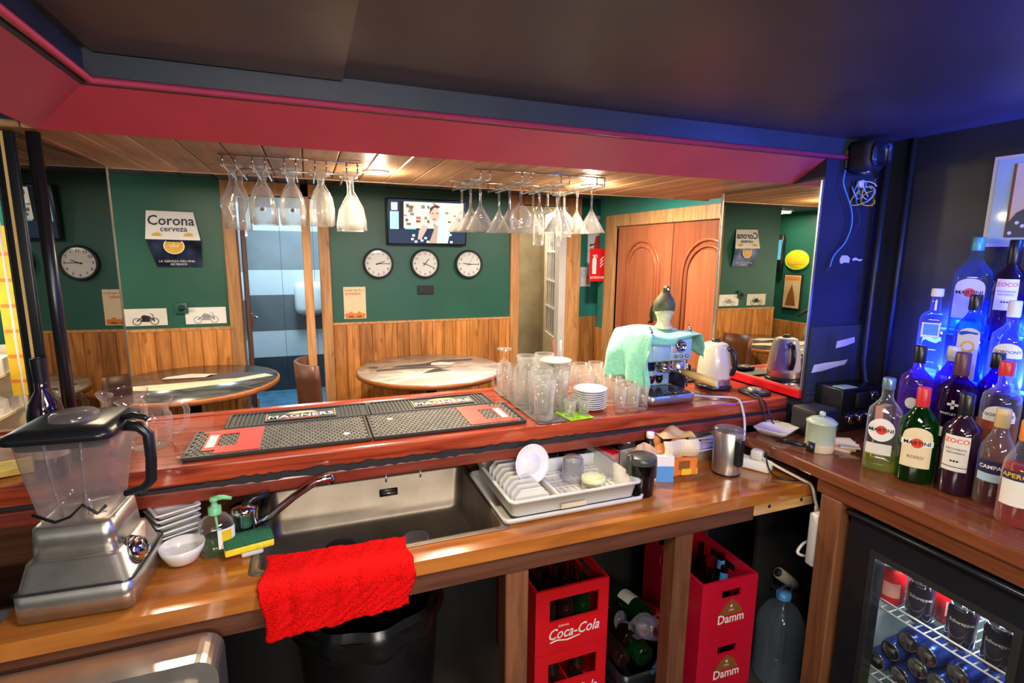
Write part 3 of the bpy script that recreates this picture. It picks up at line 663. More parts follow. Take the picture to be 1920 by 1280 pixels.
for pts in ([(-.28, .10), (.02, .06), (.20, .16), (.36, .18), (.40, .24), (.12, .26), (-.02, .16), (-.22, .15)], [(-.40, .0), (-.18, .02), (.08, -.02), (.05, .03), (-.15, .07), (-.38, .05)], [(-.10, -.16), (.12, -.12), (.05, -.06), (.18, .0), (.02, -.03)], [(-.44, .12), (-.38, .10), (-.36, .16), (-.42, .17)]):
    MB().poly([(x, y, .7512) for x, y in pts]).build('print_figure', 'slate', tr_)
MB().poly([(.02, .10, .7516), (.16, .06, .7516), (.22, .12, .7516), (.12, .18, .7516), (.04, .17, .7516)]).build('print_figure', 'paper', tr_)
for pts in ([(-.52, -.1), (-.1, -.22), (.2, -.14), (.5, .02), (.44, .10), (.1, -.02), (-.3, -.04)],): MB().poly([(x * .96, y, .7512) for x, y in pts]).build('print_figure', 'cream', tl)
MB().poly([(.02, .02, .7516), (.25, .0, .7516), (.42, .10, .7516), (.25, .20, .7516), (.08, .16, .7516)]).build('print_figure', 'slate', tl)
MB().poly([(-.20, .12, .7516), (.08, .10, .7516), (.12, .18, .7516), (-.05, .24, .7516), (-.18, .18, .7516)]).build('print_figure', 'paper', tl)
t = thing('bar_chair', 'dark brown chair with a curved back beside the middle table', 'chair', (.10, 3.62, 0), math.radians(100))
MB().grid(lambda u, v: (.21 * math.sin((u - .5) * 2.2), .19 * math.cos((u - .5) * 2.2) + .02 * v, .52 + .37 * v), 12, 4).build('backrest', 'dark_door', t, thick=.022)
MB().lathe([(0, .43), (.20, .43), (.215, .445), (.20, .47), (0, .475)], 28).build('seat', 'dark_door', t)
for a in range(4):
    c, s_ = math.cos(PI / 4 + a * PI / 2), math.sin(PI / 4 + a * PI / 2); MB().tube([(c * .15, s_ * .15, .43), (c * .21, s_ * .21, 0)], .014, 8).build('leg', 'black_matte', t)
t = thing('hand_dryer', 'white rounded hand dryer on the restroom wall', 'dryer', (.0, 6.437, 1.03))
MB().rbox(-.16, .16, -.18, 0, -.14, .22, .07, 4).build('cover', 'white_print', t); MB().rbox(-.10, .10, -.14, -.04, -.155, -.12, .01, 1).build('nozzle', 'grey_print', t)

# ------------------------------------------------------------------ bar and work counter
def slab_hole(x0, x1, y0, y1, z0, z1, hx0, hx1, hy0, hy1):
    o = [(x0, y0), (x1, y0), (x1, y1), (x0, y1)]; h = [(hx0, hy0), (hx1, hy0), (hx1, hy1), (hx0, hy1)]
    v = [(*p, z1) for p in o + h] + [(*p, z0) for p in o + h]; f = []
    for i in range(4):
        j = (i + 1) % 4
        f += [(i, j, 4 + j, 4 + i), (8 + j, 8 + i, 12 + i, 12 + j), (8 + i, 8 + j, j, i), (4 + i, 4 + j, 12 + j, 12 + i)]
    return v, f
bar = thing('bar_counter', 'long glossy red-brown wooden bar with a worn front lip', 'bar', (0, 1.485, 0))
MB().rbox(-1.09, 1.737, 0, .49, 1.002, 1.05, .006, 2, False).build('bar_top', 'mahogany', bar)
MB().rbox(-1.09, 1.737, .455, .497, .985, 1.056, .008, 2, False).build('guest_edge', 'mahogany', bar)
MB().rbox(-1.09, 1.737, .004, .04, .990, 1.003, .002, 1, False).build('worn_groove', 'black_matte', bar)
random.seed(31); up_ = []; dn_ = []
for i in range(90):
    x = -.42 + i * .0165; k = max(.15, min(1, (x + .42) * 4, (1.06 - x) * 4)); up_.append((x, .999 + k * random.uniform(.002, .013))); dn_.append((x, .992 - k * random.uniform(.0, .007)))
MB().prism(dn_ + up_[::-1], -.0052, .004, 'y').build('worn_edge', 'black_matte', bar)
MB().rbox(-1.09, 1.737, -.004, .05, .952, .991, .006, 2, False).build('front_lip', 'mahogany_edge', bar)
MB().box(-1.09, 1.737, .38, .42, .0, 1.0).build('bar_panel', 'apron_wood', bar)
MB().box(-1.09, 1.737, .24, .26, .855, .96).build('under_panel', 'black_matte', bar)
for i in range(5):                                          # hooks under the lip
    MB().tube([(-.02 + i * .1, -.002, .962), (-.02 + i * .1, -.014, .950), (-.02 + i * .1, -.006, .938)], .003, 6).build('hook', 'steel', bar) if i in (2, 3) else None
wk = thing('work_counter', 'orange wooden work counter behind the bar with dark apron and legs', 'counter', (0, 1.185, 0))
v, f = slab_hole(-.615, 1.575, 0, .66, .812, .85, -.150, .470, .088, .530); MB().add(v, f).build('worktop', 'counter_wood', wk)
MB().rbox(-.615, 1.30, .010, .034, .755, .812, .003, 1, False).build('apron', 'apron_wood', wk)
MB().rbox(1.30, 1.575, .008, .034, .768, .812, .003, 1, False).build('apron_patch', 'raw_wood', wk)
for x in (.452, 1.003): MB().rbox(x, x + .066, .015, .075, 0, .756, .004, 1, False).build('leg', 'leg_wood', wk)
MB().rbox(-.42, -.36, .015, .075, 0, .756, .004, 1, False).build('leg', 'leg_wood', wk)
for x in (1.36, 1.50): MB().lathe([(0, .002), (.006, .002), (.006, 0)], 10).build('nail_hole', 'black_matte', wk); 
hs = [o for o in COL.objects if o.name.startswith('nail_hole')]
for o, x in zip(hs, (1.36, 1.50)): o.location = (x, .008, .795); o.rotation_euler = (PI / 2, 0, 0)
MB().box(-.615, 1.575, .655, .665, 0, .812).build('back_panel', 'dark_inner', wk)
# sink
sk = thing('kitchen_sink', 'rectangular stainless steel sink set into the work counter', 'sink', (0, 1.185, .85))
def rr_loop(x0, x1, y0, y1, r, n=5):
    p = []
    for cx, cy_, a in ((x1 - r, y1 - r, 0), (x0 + r, y1 - r, PI / 2), (x0 + r, y0 + r, PI), (x1 - r, y0 + r, 1.5 * PI)):
        for i in range(n + 1): t_ = a + PI / 2 * i / n; p.append((cx + r * math.cos(t_), cy_ + r * math.sin(t_)))
    return p
def loft(loops, cap=None, smooth=True):
    b = MB(); n = len(loops[0][0]); v = []; 
    for lp, z in loops: v += [(x, y, z) for x, y in lp]
    f = []
    for k in range(len(loops) - 1):
        for i in range(n): j = (i + 1) % n; f.append((k * n + i, k * n + j, (k + 1) * n + j, (k + 1) * n + i))
    if cap in ('end', 'both'): f.append(tuple(range((len(loops) - 1) * n, len(loops) * n)))
    if cap in ('start', 'both'): f.append(tuple(range(n))[::-1])
    return b.add(v, f, smooth)
loft([(rr_loop(-.168, .488, .070, .548, .02), .0015), (rr_loop(-.150, .470, .086, .532, .02), .003), (rr_loop(-.146, .466, .090, .528, .025), -.005), (rr_loop(-.140, .460, .096, .522, .03), -.135), (rr_loop(-.125, .445, .111, .507, .04), -.150)], 'end').build('basin', 'brushed', sk, thick=.001)
MB().lathe([(0, -.1465), (.036, -.1465), (.045, -.148)], 24, (.05, .40, 0)).build('drain', 'black_plastic', sk)
MB().rbox(.185, .245, .516, .522, -.065, -.040, .002, 1).build('overflow_slot', 'black_plastic', sk)
MB().tube([(.195, .514, -.0525), (.235, .514, -.0525)], .003, 6).build('overflow_grille', 'steel', sk)
# tap
tp = thing('kitchen_tap', 'chrome swivel tap with a long thin spout over the sink', 'tap', (-.188, 1.445, .851))
MB().lathe([(.036, 0), (.036, .008), (.030, .012), (.030, .070), (.033, .078), (.030, .092), (0, .095)], 24).build('tap_body', 'chrome', tp)
MB().tube([(.02, -.005, .03), (.06, -.01, .055), (.12, -.01, .10), (.18, -.008, .135), (.215, -.006, .140), (.222, -.006, .125)], [.011, .010, .010, .010, .011, .012], 10).build('spout', 'chrome', tp)
MB().tube([(0, 0, .09), (.02, .01, .102), (.06, .02, .108)], [.012, .010, .008], 10).build('lever', 'black_plastic', tp)
# drinking glass in the sink
def tumbler_prof(r0, r1, h, w=.002): return [(0, .004), (r0 - .003, .002), (r0, .006), (r1, h), (r1 - w, h), (r0 - w, .010), (0, .010)]
tag(MB().lathe(tumbler_prof(.028, .036, .105), 24).build('drinking_glass', 'thick_glass'), 'wet drinking glass standing in the steel sink', 'glass').location = (.245, 1.375, .702)
# red towel folded over the counter edge
def towel(u, v):
    x = -.132 + .335 * u - .006 * v + .006 * math.sin(v * 9 + u * 3)
    s = v * .238
    top = .125 - .02 * u
    w = .004 * math.sin(u * 14 + 1) + .003 * math.sin(u * 31 + v * 6) + .0015 * math.sin(u * 77 + v * 50)
    if s < top: return (x, 1.185 + top - s, .858 + abs(w) * .7 + .0008 * math.sin(v * 160))
    q = s - top; a = min(1, q / .02)
    drop = q * (1.0 - .30 * u * min(1, q / .15)) 
    return (x + .012 * v * (1 - 2 * u) * .5, 1.185 - .014 * math.sin(a * PI / 2) - .004 - abs(w) * 1.6, .858 - drop + .012 * (1 - math.cos(a * PI / 2)) * 0)
tw = tag(MB().grid(towel, 60, 60).build('bar_towel', 'terry_red', thick=.008), 'bright red terry towel draped over the counter front edge', 'towel')
# ---- blender
bl = thing('blender', 'large steel countertop blender with a clouded square jug', 'blender', (-.475, 1.325, .851), math.radians(-4)); bl.scale = (.92, .92, .92)
loft([(rr_loop(-.110, .115, -.115, .110, .02), .008), (rr_loop(-.110, .115, -.115, .110, .02), .07), (rr_loop(-.105, .108, -.108, .105, .022), .074), (rr_loop(-.092, .092, -.094, .092, .024), .128), (rr_loop(-.080, .078, -.080, .080, .024), .135)], 'both').build('motor_base', 'steel', bl)
loft([(rr_loop(-.083, .082, -.084, .083, .024), .135), (rr_loop(-.078, .076, -.078, .078, .02), .202), (rr_loop(-.070, .068, -.070, .07, .02), .206)], 'both').build('collar', 'steel', bl)
loft([(rr_loop(-.113, .118, -.118, .113, .02), .073), (rr_loop(-.111, .116, -.116, .111, .02), .078)]).build('base_seam', 'black_plastic', bl)
for x, y in ((-.085, -.09), (.09, -.09), (.09, .085), (-.085, .085)): MB().lathe([(.012, 0), (.014, .009)], 12, (x, y, 0)).build('foot', 'rubber', bl)
dl = MB().lathe([(.030, 0), (.030, .012), (.026, .018), (.020, .018), (.020, .026), (.016, .028), (0, .028)], 28).build('dial', 'chrome', bl); dl.location = (.096, -.03, .105); dl.rotation_euler = (0, math.radians(72), 0)
o = MB().lathe([(.031, 0), (.034, .004), (.036, 0)], 28).build('dial_ring', 'black_plastic', dl)
jl = [(rr_loop(-.066, .064, -.066, .066, .022), .205), (rr_loop(-.070, .068, -.070, .070, .022), .235), (rr_loop(-.082, .082, -.083, .083, .024), .33), (rr_loop(-.090, .090, -.091, .091, .026), .405)]
loft(jl, 'start').build('jug', 'jar_plastic', bl)
for k, (x, y) in enumerate(((-.02, -.085), (.04, -.086))): MB().tube([(x * .8, y * .84, .225), (x, y * 1.0, .33), (x * 1.1, y * 1.07, .40)], .003, 6).build('jug_rib', 'jar_plastic', bl)
MB().tube([(-.072, -.066, .235), (-.03, -.073, .215), (.0, -.074, .225), (.025, -.075, .250), (.05, -.072, .225), (.066, -.066, .24)], .0035, 6).build('jug_seal', 'black_plastic', bl)
MB().lathe([(.010, .205), (.012, .225), (.006, .232), (0, .234)], 12).build('blade_hub', 'steel', bl)
for a in range(4): MB().prism([(.004, -.006), (.042, -.002), (.042, .003), (.004, .006)], .226, .228, 'z').build('blade', 'steel', bl); bl_b = [o for o in COL.objects if o.name.startswith('blade')][-1]; 
for k, o in enumerate([o for o in COL.objects if o.name.startswith('blade') and 'hub' not in o.name]): o.rotation_euler = (0, 0, k * PI / 2 + .3)
loft([(rr_loop(-.086, .086, -.087, .087, .025), .385), (rr_loop(-.088, .088, -.089, .089, .025), .402), (rr_loop(-.102, .102, -.103, .103, .028), .404), (rr_loop(-.103, .103, -.104, .104, .028), .418), (rr_loop(-.080, .080, -.080, .080, .03), .430)], 'both').build('lid', 'black_plastic', bl)
MB().lathe([(.046, .428), (.046, .440), (.040, .446), (0, .447)], 28).build('lid_plug', 'jar_plastic', bl)
MB().tube([(.095, -.01, .425), (.12, -.015, .432), (.145, -.02, .425), (.150, -.02, .420)], .007, 8).build('lid_latch', 'black_plastic', bl)
MB().tube([(.090, 0, .405), (.125, -.004, .400), (.142, -.005, .380), (.143, -.005, .32), (.138, -.004, .265), (.120, -.002, .245), (.080, 0, .235)], [.013, .013, .012, .012, .012, .011, .008], 10).build('handle', 'black_plastic', bl)
# ---- dishes, bowl, soap, sponge
random.seed(11)
for k in range(7):
    t_ = loft([(rr_loop(-.040, .040, -.040, .040, .006), 0), (rr_loop(-.046, .046, -.046, .046, .006), .010), (rr_loop(-.051, .051, -.051, .051, .006), .0115), (rr_loop(-.051, .051, -.051, .051, .006), .015), (rr_loop(-.046, .046, -.046, .046, .006), .0145), (rr_loop(-.038, .038, -.038, .038, .006), .004)], 'both').build('square_dish', 'ceramic')
    w = ['lowest', 'second from the bottom', 'third from the bottom', 'fourth from the bottom', 'fifth from the bottom', 'second from the top', 'topmost'][k]
    tag(t_, 'small square white dish, ' + w + ' of the stack by the blender', 'dish', 'stacked square dishes')
    t_.location = (-.355 + random.uniform(-.003, .003), 1.485 + random.uniform(-.003, .003), .851 + k * .0152); t_.rotation_euler = (0, 0, math.radians(28) + random.uniform(-.05, .05))
tag(MB().lathe([(0, .004), (.018, .0), (.034, .010), (.046, .034), (.049, .048), (.046, .048), (.040, .028), (.022, .010), (0, .008)], 32).build('small_bowl', 'ceramic'), 'small round white bowl in front of the square dish stack', 'bowl').location = (-.318, 1.375, .851)
sp = thing('soap_dispenser', 'clear soap bottle with green pump and green soap inside', 'soap', (-.248, 1.405, .851), math.radians(15))
bp_ = [(0, .002, 2), (.036, .0, 3), (.039, .006, 3), (.040, .05, 3), (.038, .075, 3), (.026, .092, 2.4), (.012, .098, 2), (.012, .106, 2)]
MB().lathe(bp_, 28).build('bottle_body', 'clear_glass', sp); MB().lathe([(0, .004), (.035, .004, 3), (.037, .034, 3), (0, .034)], 28).build('green_soap', 'green_liquid', sp)
mk('pump_green', (.22, .62, .30), .35, noise=.05)
MB().lathe([(.015, .100), (.015, .118), (.008, .120), (.006, .132), (.010, .134), (.010, .142), (0, .143)], 18).build('pump', 'pump_green', sp)
MB().tube([(0, 0, .139), (.02, -.005, .140), (.038, -.01, .134)], [.007, .006, .004], 8).build('nozzle', 'pump_green', sp); MB().tube([(0, 0, .10), (.006, 0, .02)], .003, 6).build('dip_tube', 'pump_green', sp)
def sticker(u, v): a = -PI / 2 + .5 + (u - .5) * 1.1; r = srad(.0405, a, 3); return (r * math.cos(a), r * math.sin(a), .022 + .05 * v)
MB().grid(sticker, 8, 2).build('sticker', 'white_print', sp); 
def sticker2(u, v): a = -PI / 2 + .42 + (u - .5) * .5; r = srad(.0412, a, 3); return (r * math.cos(a), r * math.sin(a), .036 + .032 * v)
MB().grid(sticker2, 6, 2).build('fruit_print', 'yellow_print', sp)
sg = thing('dish_sponge', 'green and yellow scouring sponge lying by the sink corner', 'sponge', (-.175, 1.375, .852), math.radians(12))
MB().rbox(-.055, .055, -.034, .034, .014, .032, .004, 2).build('foam', 'sponge_yellow', sg); MB().rbox(-.055, .055, -.034, .034, .032, .040, .003, 2).build('scourer', 'sponge_green', sg)
MB().rbox(-.02, .03, -.03, .02, 0, .0145, .004, 2).build('sponge_rest', 'grey_plastic', sg)
# ---- dish rack
dr = thing('dish_rack', 'pale grey plastic dish rack with plate slots beside the sink', 'dish rack', (.70, 1.435, .851))
v = [(rr_loop(-.230, .230, -.168, .185, .02), .004), (rr_loop(-.232, .232, -.170, .187, .02), .018), (rr_loop(-.226, .226, -.164, .181, .02), .018), (rr_loop(-.222, .222, -.160, .177, .02), .003)]
loft(v, 'both').build('drip_tray', 'grey_plastic', dr)
loft([(rr_loop(-.200, .200, -.155, .165, .02), .016), (rr_loop(-.206, .206, -.166, .172, .02), .062), (rr_loop(-.216, .216, -.176, .180, .02), .064), (rr_loop(-.216, .216, -.176, .180, .02), .070), (rr_loop(-.204, .204, -.163, .169, .02), .068), (rr_loop(-.196, .196, -.150, .160, .02), .019)], 'end').build('basin', 'grey_plastic', dr)
MB().rbox(-.05, -.038, -.150, .160, .02, .050, .003, 1).build('divider', 'grey_plastic', dr)
MB().rbox(-.04, .196, .085, .097, .02, .066, .003, 1).build('divider', 'grey_plastic', dr)
for k in range(8): MB().prism([(-.185 + .0, .02), (-.075, .02), (-.080, .060), (-.105, .082), (-.165, .082), (-.185, .06)], -.135 + k * .033, -.131 + k * .033, 'y').build('plate_slot', 'grey_plastic', dr)
for k in range(11): MB().box(-.03 + k * .02, -.023 + k * .02, -.14, .08, .0195, .0225).build('grid_slat', 'white_print', dr)
for k in range(5): MB().box(-.035, .19, -.13 + k * .045, -.125 + k * .045, .0215, .024).build('grid_slat', 'white_print', dr)
for x0, x1 in ((-.03, .07), (.08, .18)): loft([(rr_loop(x0, x1, .10, .158, .01), .072), (rr_loop(x0 + .005, x1 - .005, .105, .153, .01), .071), (rr_loop(x0 + .008, x1 - .008, .108, .15, .01), .025)], 'end').build('cutlery_cup', 'rubber', dr)
MB().box(-.06, .02, -.1775, -.1765, .028, .042).build('drain_opening', 'cream', dr)
pt = MB().lathe([(0, .004), (.030, .004), (.034, .0), (.055, .008), (.061, .014), (.061, .016), (.054, .011), (.032, .006), (.030, .009), (0, .009)], 40).build('saucer', 'ceramic')
tag(pt, 'white saucer propped upright in the dish rack slots', 'saucer'); pt.location = (.612, 1.425, .955); pt.rotation_euler = (math.radians(78), 0, math.radians(10))
o = tag(MB().lathe([(0, .078), (.028, .078), (.033, .070), (.036, .002), (.034, 0), (.031, .068), (0, .073)], 24).build('drinking_glass', 'thick_glass'), 'upturned glass drying in the dish rack', 'glass'); o.location = (.765, 1.43, .876)
lj = thing('lidded_jar', 'squat glass jar with pale green lid in the dish rack', 'jar', (.795, 1.35, .876))
MB().lathe([(0, 0), (.034, 0), (.037, .006), (.037, .032)], 28).build('jar_body', 'thick_glass', lj); MB().lathe([(.038, .028), (.038, .038), (.034, .041), (0, .041)], 28).build('lid', mk('pale_lid', (.62, .66, .36), .4), lj); MB().lathe([(.027, .0412), (.028, .043), (.029, .0412)], 24).build('lid_ring', 'sage', lj)
# ---- jars, boxes and bags on the counter
jr = thing('coffee_canister', 'dark smoked jar with a black lid beside the dish rack', 'canister', (.945, 1.315, .851))
MB().lathe([(0, .002), (.036, 0), (.040, .006), (.043, .110)], 28).build('jar_body', 'dark_jar', jr); MB().lathe([(0, .004), (.036, .004), (.040, .085), (0, .085)], 24).build('coffee', mk('coffee', (.05, .02, .01), .8, noise=.4, scale=60), jr)
mk('smoke_lid', (.055, .06, .05), .3, noise=.1); MB().lathe([(.045, .106), (.047, .112), (.046, .124), (.040, .128), (0, .128)], 28).build('lid', 'smoke_lid', jr)
MB().rbox(-.052, -.034, -.010, .010, .07, .135, .004, 1).build('spout_flap', 'smoke_lid', jr)
tb = thing('paper_carton', 'open carton stuffed with crumpled brown paper near the canister', 'box', (1.03, 1.425, .851), math.radians(8))
b_ = MB(); vv, ff = slab_hole(-.06, .06, -.05, .05, 0, .085, -.057, .057, -.047, .047); b_.add(vv, ff).build('carton_side', 'paper', tb)
random.seed(2)
def crumple(u, v): return (-.055 + .11 * u, -.045 + .09 * v, .075 + .035 * math.sin(PI * u) * math.sin(PI * v) + random.uniform(-.010, .012))
MB().grid(crumple, 9, 8, False).build('crumpled_paper', mk('kraft', (.72, .50, .32), .8, noise=.2), tb)
for k in range(6): MB().box(-.058 + k * .02, -.050 + k * .02, -.0515, -.0502, .01, .07).build('printed_bar', 'black_print', tb)
t_ = thing('blue_packet', 'blue and white card packet standing behind the canister', 'packet', (1.075, 1.368, .851), math.radians(-20))
MB().box(-.028, .028, -.010, .010, 0, .088).build('packet', 'white_print', t_); MB().box(-.0285, .0285, -.0108, -.0098, .0, .055).build('blue_panel', 'blue_print', t_)
t_ = thing('red_packet', 'pink and red plastic packet between the rack and the carton', 'packet', (.965, 1.545, .851), math.radians(12))
mk('pink_plastic', (.80, .35, .30), .35); MB().rbox(-.035, .035, -.06, .06, 0, .06, .01, 2).build('packet', 'pink_plastic', t_); MB().rbox(-.024, .010, -.05, .05, .0605, .066, .002, 1).build('red_lid', 'red_plastic', t_)
t_ = thing('sauce_bottle', 'small dark bottle with a white cap behind the carton', 'bottle', (1.075, 1.455, .851))
MB().lathe([(0, 0), (.022, 0), (.024, .004), (.024, .085), (.012, .110), (.012, .125)], 20).build('bottle_body', 'black_plastic', t_); MB().lathe([(.014, .122), (.015, .135), (.013, .143), (0, .144)], 18).build('cap', 'white_print', t_); MB().lathe([(.0245, .03), (.0245, .07)], 20).build('paper_label', 'steel', t_)
t_ = thing('spice_jar', 'clouded glass jar with yellow sticker behind the carton', 'jar', (1.03, 1.525, .851))
MB().lathe([(0, 0), (.030, 0), (.033, .01), (.030, .08), (.026, .088)], 22).build('jar_body', 'jar_plastic', t_); MB().lathe([(.028, .085), (.030, .090), (.028, .100), (0, .102)], 22).build('lid', 'steel', t_); MB().lathe([(.0335, .02), (.0315, .07)], 6, a0=-1.6, a1=-.7).build('sticker', 'yellow_print', t_)
cb = thing('coffee_bag', 'crumpled gold and orange coffee bag folded open under the bar', 'bag', (1.150, 1.430, .851), math.radians(-8)); cb.scale = (1, 1, 1.06)
def bag(u, v):
    a = 2 * PI * u; n = .006 * math.sin(a * 5 + v * 7) + .004 * math.sin(a * 11 - v * 13)
    k = 1 + .12 * math.sin(PI * v) - (.25 * max(0, v - .75)); p = 4
    r = srad(1, a, p)
    return ((.060 * k + n) * r * math.cos(a), (.042 * k + n) * r * math.sin(a), .118 * v + .010 * math.sin(a * 3) * v)
MB().grid(bag, 40, 12).build('bag_body', 'copper_foil', cb)
MB().grid(lambda u, v: (-.064 + .128 * u, -.052 - .006 * math.sin(u * 9) - .012 * math.sin(v * PI), .068 + .055 * v), 10, 6, False).build('gold_flap', 'cream_label', cb, thick=.003)
MB().grid(lambda u, v: (-.060 + .12 * u, -.045 + .09 * v, .118 + .014 * math.sin(u * 7) * math.sin(v * 5) + .01), 10, 8, False).build('folded_top', 'cardboard', cb)
MB().box(-.025, .045, -.068, -.0665, .030, .058).build('dark_print', 'brown_print', cb); MB().box(.0, .060, -.0695, -.068, .012, .032).build('yellow_print_band', 'yellow_print', cb); MB().box(.0605, .0625, -.02, .01, .05, .08).build('white_sticker', 'white_print', cb)
MB().grid(lambda u, v: (-.055 + .11 * u, -.066 - .004 * math.sin(u * 8), .012 + .056 * v), 8, 5, False).build('orange_front', 'orange_print', cb, thick=.004)
wt = thing('white_tray', 'white plastic tray of napkins and paper sachets on the counter', 'tray', (1.378, 1.555, .851), math.radians(3))
loft([(rr_loop(-.140, .140, -.085, .085, .015), .0), (rr_loop(-.150, .150, -.095, .095, .018), .042), (rr_loop(-.156, .156, -.101, .101, .018), .043), (rr_loop(-.156, .156, -.101, .101, .018), .047), (rr_loop(-.146, .146, -.091, .091, .018), .045), (rr_loop(-.135, .135, -.080, .080, .015), .006)], 'both').build('tray_body', 'white_print', wt)
random.seed(9)
for k in range(9):
    o = MB().grid(lambda u, v: (-.055 + .11 * u, -.035 + .07 * v, .008 * math.sin(u * 4 + k) * math.sin(v * 3)), 5, 4, False).build('napkin', random.choice(['paper', 'cream_label', 'kraft', 'white_print']), wt, thick=.004)
    o.location = (-.075 + (k % 3) * .06, -.03 + (k // 3) * .03, .030 + .006 * k); o.rotation_euler = (random.uniform(-.3, .5), random.uniform(-.25, .25), random.uniform(-.6, .6))
for k in range(4):
    o = MB().box(-.02, .02, -.014, .014, 0, .003).build('sugar_sachet', ['sage', 'grey_plastic', 'smoke_lid', 'paper'][k], wt); o.location = (.06 + .02 * k, .02 + .015 * (k % 2), .055 + .006 * k); o.rotation_euler = (.5, .3 * k, k)
jg = thing('steel_kettle', 'brushed steel cylindrical milk jug with black handle on the counter', 'jug', (1.325, 1.355, .851), math.radians(-88))
MB().lathe([(0, .004), (.044, .004), (.047, .0), (.048, .008), (.0475, .150), (.046, .152)], 40).build('jug_body', 'steel', jg); MB().lathe([(.047, .0), (.049, .004), (.047, .010)], 40).build('base_ring', 'black_plastic', jg)
MB().lathe([(.049, .150), (.050, .155), (.046, .160), (0, .161)], 36).build('lid', 'jar_plastic', jg); MB().rbox(.030, .066, -.016, .012, .040, .138, .010, 3).build('handle_grip', 'black_plastic', jg)
MB().rbox(.020, .066, -.016, .012, .134, .152, .006, 2).build('handle_bracket', 'jar_plastic', jg)
ps = thing('power_strip', 'white power strip with plugs at the right end of the counter', 'power strip', (1.425, 1.385, .851), math.radians(-62))
MB().rbox(-.10, .10, -.026, .026, 0, .036, .008, 2).build('strip_body', 'white_print', ps)
for x in (-.05, 0, .05): MB().lathe([(0, .030), (.017, .030), (.019, .037)], 20, (x, 0, 0)).build('outlet', 'grey_print', ps)
MB().lathe([(.018, .032), (.018, .060), (.010, .066), (0, .066)], 16, (-.05, 0, 0)).build('plug', 'black_plastic', ps); MB().rbox(.03, .07, -.02, .02, .036, .072, .008, 2).build('plug', 'white_cable', ps)
def cable(name, label, pts, r, mat, n=40):
    P = [Vector(p) for p in pts]; out = []
    for i in range(len(P) - 1):
        p0, p1, p2, p3 = P[max(i - 1, 0)], P[i], P[i + 1], P[min(i + 2, len(P) - 1)]
        for k in range(8):
            t_ = k / 8; out.append(.5 * ((2 * p1) + (-p0 + p2) * t_ + (2 * p0 - 5 * p1 + 4 * p2 - p3) * t_ ** 2 + (-p0 + 3 * p1 - 3 * p2 + p3) * t_ ** 3))
    out.append(P[-1]); return tag(MB().tube(out, r, 8).build(name, mat), label, 'cable')
cable('power_cable', 'white cable from the power strip hanging in a loop below the counter', [(1.452, 1.335, .90), (1.49, 1.27, .872), (1.51, 1.20, .858), (1.522, 1.178, .848), (1.53, 1.165, .80), (1.555, 1.15, .70), (1.57, 1.15, .62), (1.53, 1.16, .60), (1.47, 1.16, .625), (1.50, 1.17, .645), (1.545, 1.17, .66), (1.535, 1.16, .72), (1.53, 1.16, .78)], .005, 'white_cable')
cable('power_cable', 'white cable running from the coffee machine over the bar edge', [(1.35, 1.60, 1.065), (1.42, 1.565, 1.058), (1.47, 1.535, 1.06), (1.49, 1.49, 1.06), (1.488, 1.46, 1.02), (1.47, 1.43, .98), (1.45, 1.41, .93), (1.43, 1.40, .90)], .0045, 'white_cable')
cable('power_cable', 'thin black cable hanging from the kettle base to the power strip', [(1.60, 1.60, 1.056), (1.585, 1.52, 1.058), (1.582, 1.475, 1.05), (1.59, 1.45, .99), (1.575, 1.44, .93), (1.53, 1.45, .90)], .003, 'black_plastic')
cable('power_cable', 'thin grey cable looping beside the black one', [(1.62, 1.59, 1.056), (1.605, 1.52, 1.060), (1.606, 1.47, 1.04), (1.60, 1.42, .975), (1.56, 1.33, .965), (1.47, 1.32, .93), (1.44, 1.27, .868), (1.47, 1.22, .856), (1.53, 1.21, .856)], .0025, 'black_plastic')
# ---- below the counter
mk('bag_black', (.006, .006, .006), .25, noise=.2)
bn = thing('rubbish_bin', 'black bin lined with a shiny black bag under the counter', 'bin', (.12, 1.50, 0))
MB().lathe([(0, .0), (.17, 0), (.21, .56), (.215, .58)], 32).build('bin_body', 'bag_black', bn)
random.seed(4)
MB().grid(lambda u, v: ((.200 + .02 * math.sin(v * PI) + .006 * math.sin(u * 60)) * math.cos(2 * PI * u), (.200 + .02 * math.sin(v * PI) + .006 * math.sin(u * 60)) * math.sin(2 * PI * u), .50 + .10 * v), 60, 6).build('bin_liner', mk('bag_black', (.006, .006, .006), .25, noise=.2), bn)
sb = thing('steel_cabinet', 'stainless steel appliance with rounded corners standing low in front', 'appliance', (-.41, 1.08, 0))
lp = [(-.235 + 0, 0), (.205, 0)]
poly = [(-.22, .02), (.20, .02), (.20, .75)] + [(.16 + .04 * math.cos(a * PI / 12), .755 + .04 * math.sin(a * PI / 12)) for a in range(7)] + [(-.18 + .04 * math.cos(PI / 2 + a * PI / 12), .755 + .04 * math.sin(PI / 2 + a * PI / 12)) for a in range(7)]
MB().prism(poly, 0, .09, 'y').build('steel_body', 'steel', sb)
poly2 = [(-.19, .05), (.17, .05), (.17, .72)] + [(.14 + .03 * math.cos(a * PI / 8), .725 + .03 * math.sin(a * PI / 8)) for a in range(5)] + [(-.19, .755)]
MB().prism(poly2, -.012, .0, 'y').build('front_panel', 'brushed', sb); MB().box(-.12, .08, -.03, -.012, .66, .68).build('grip', 'black_plastic', sb)
gt = thing('steel_tray', 'deep steel gastronorm tray at the far left edge', 'tray', (-.745, 1.268, 0.622))
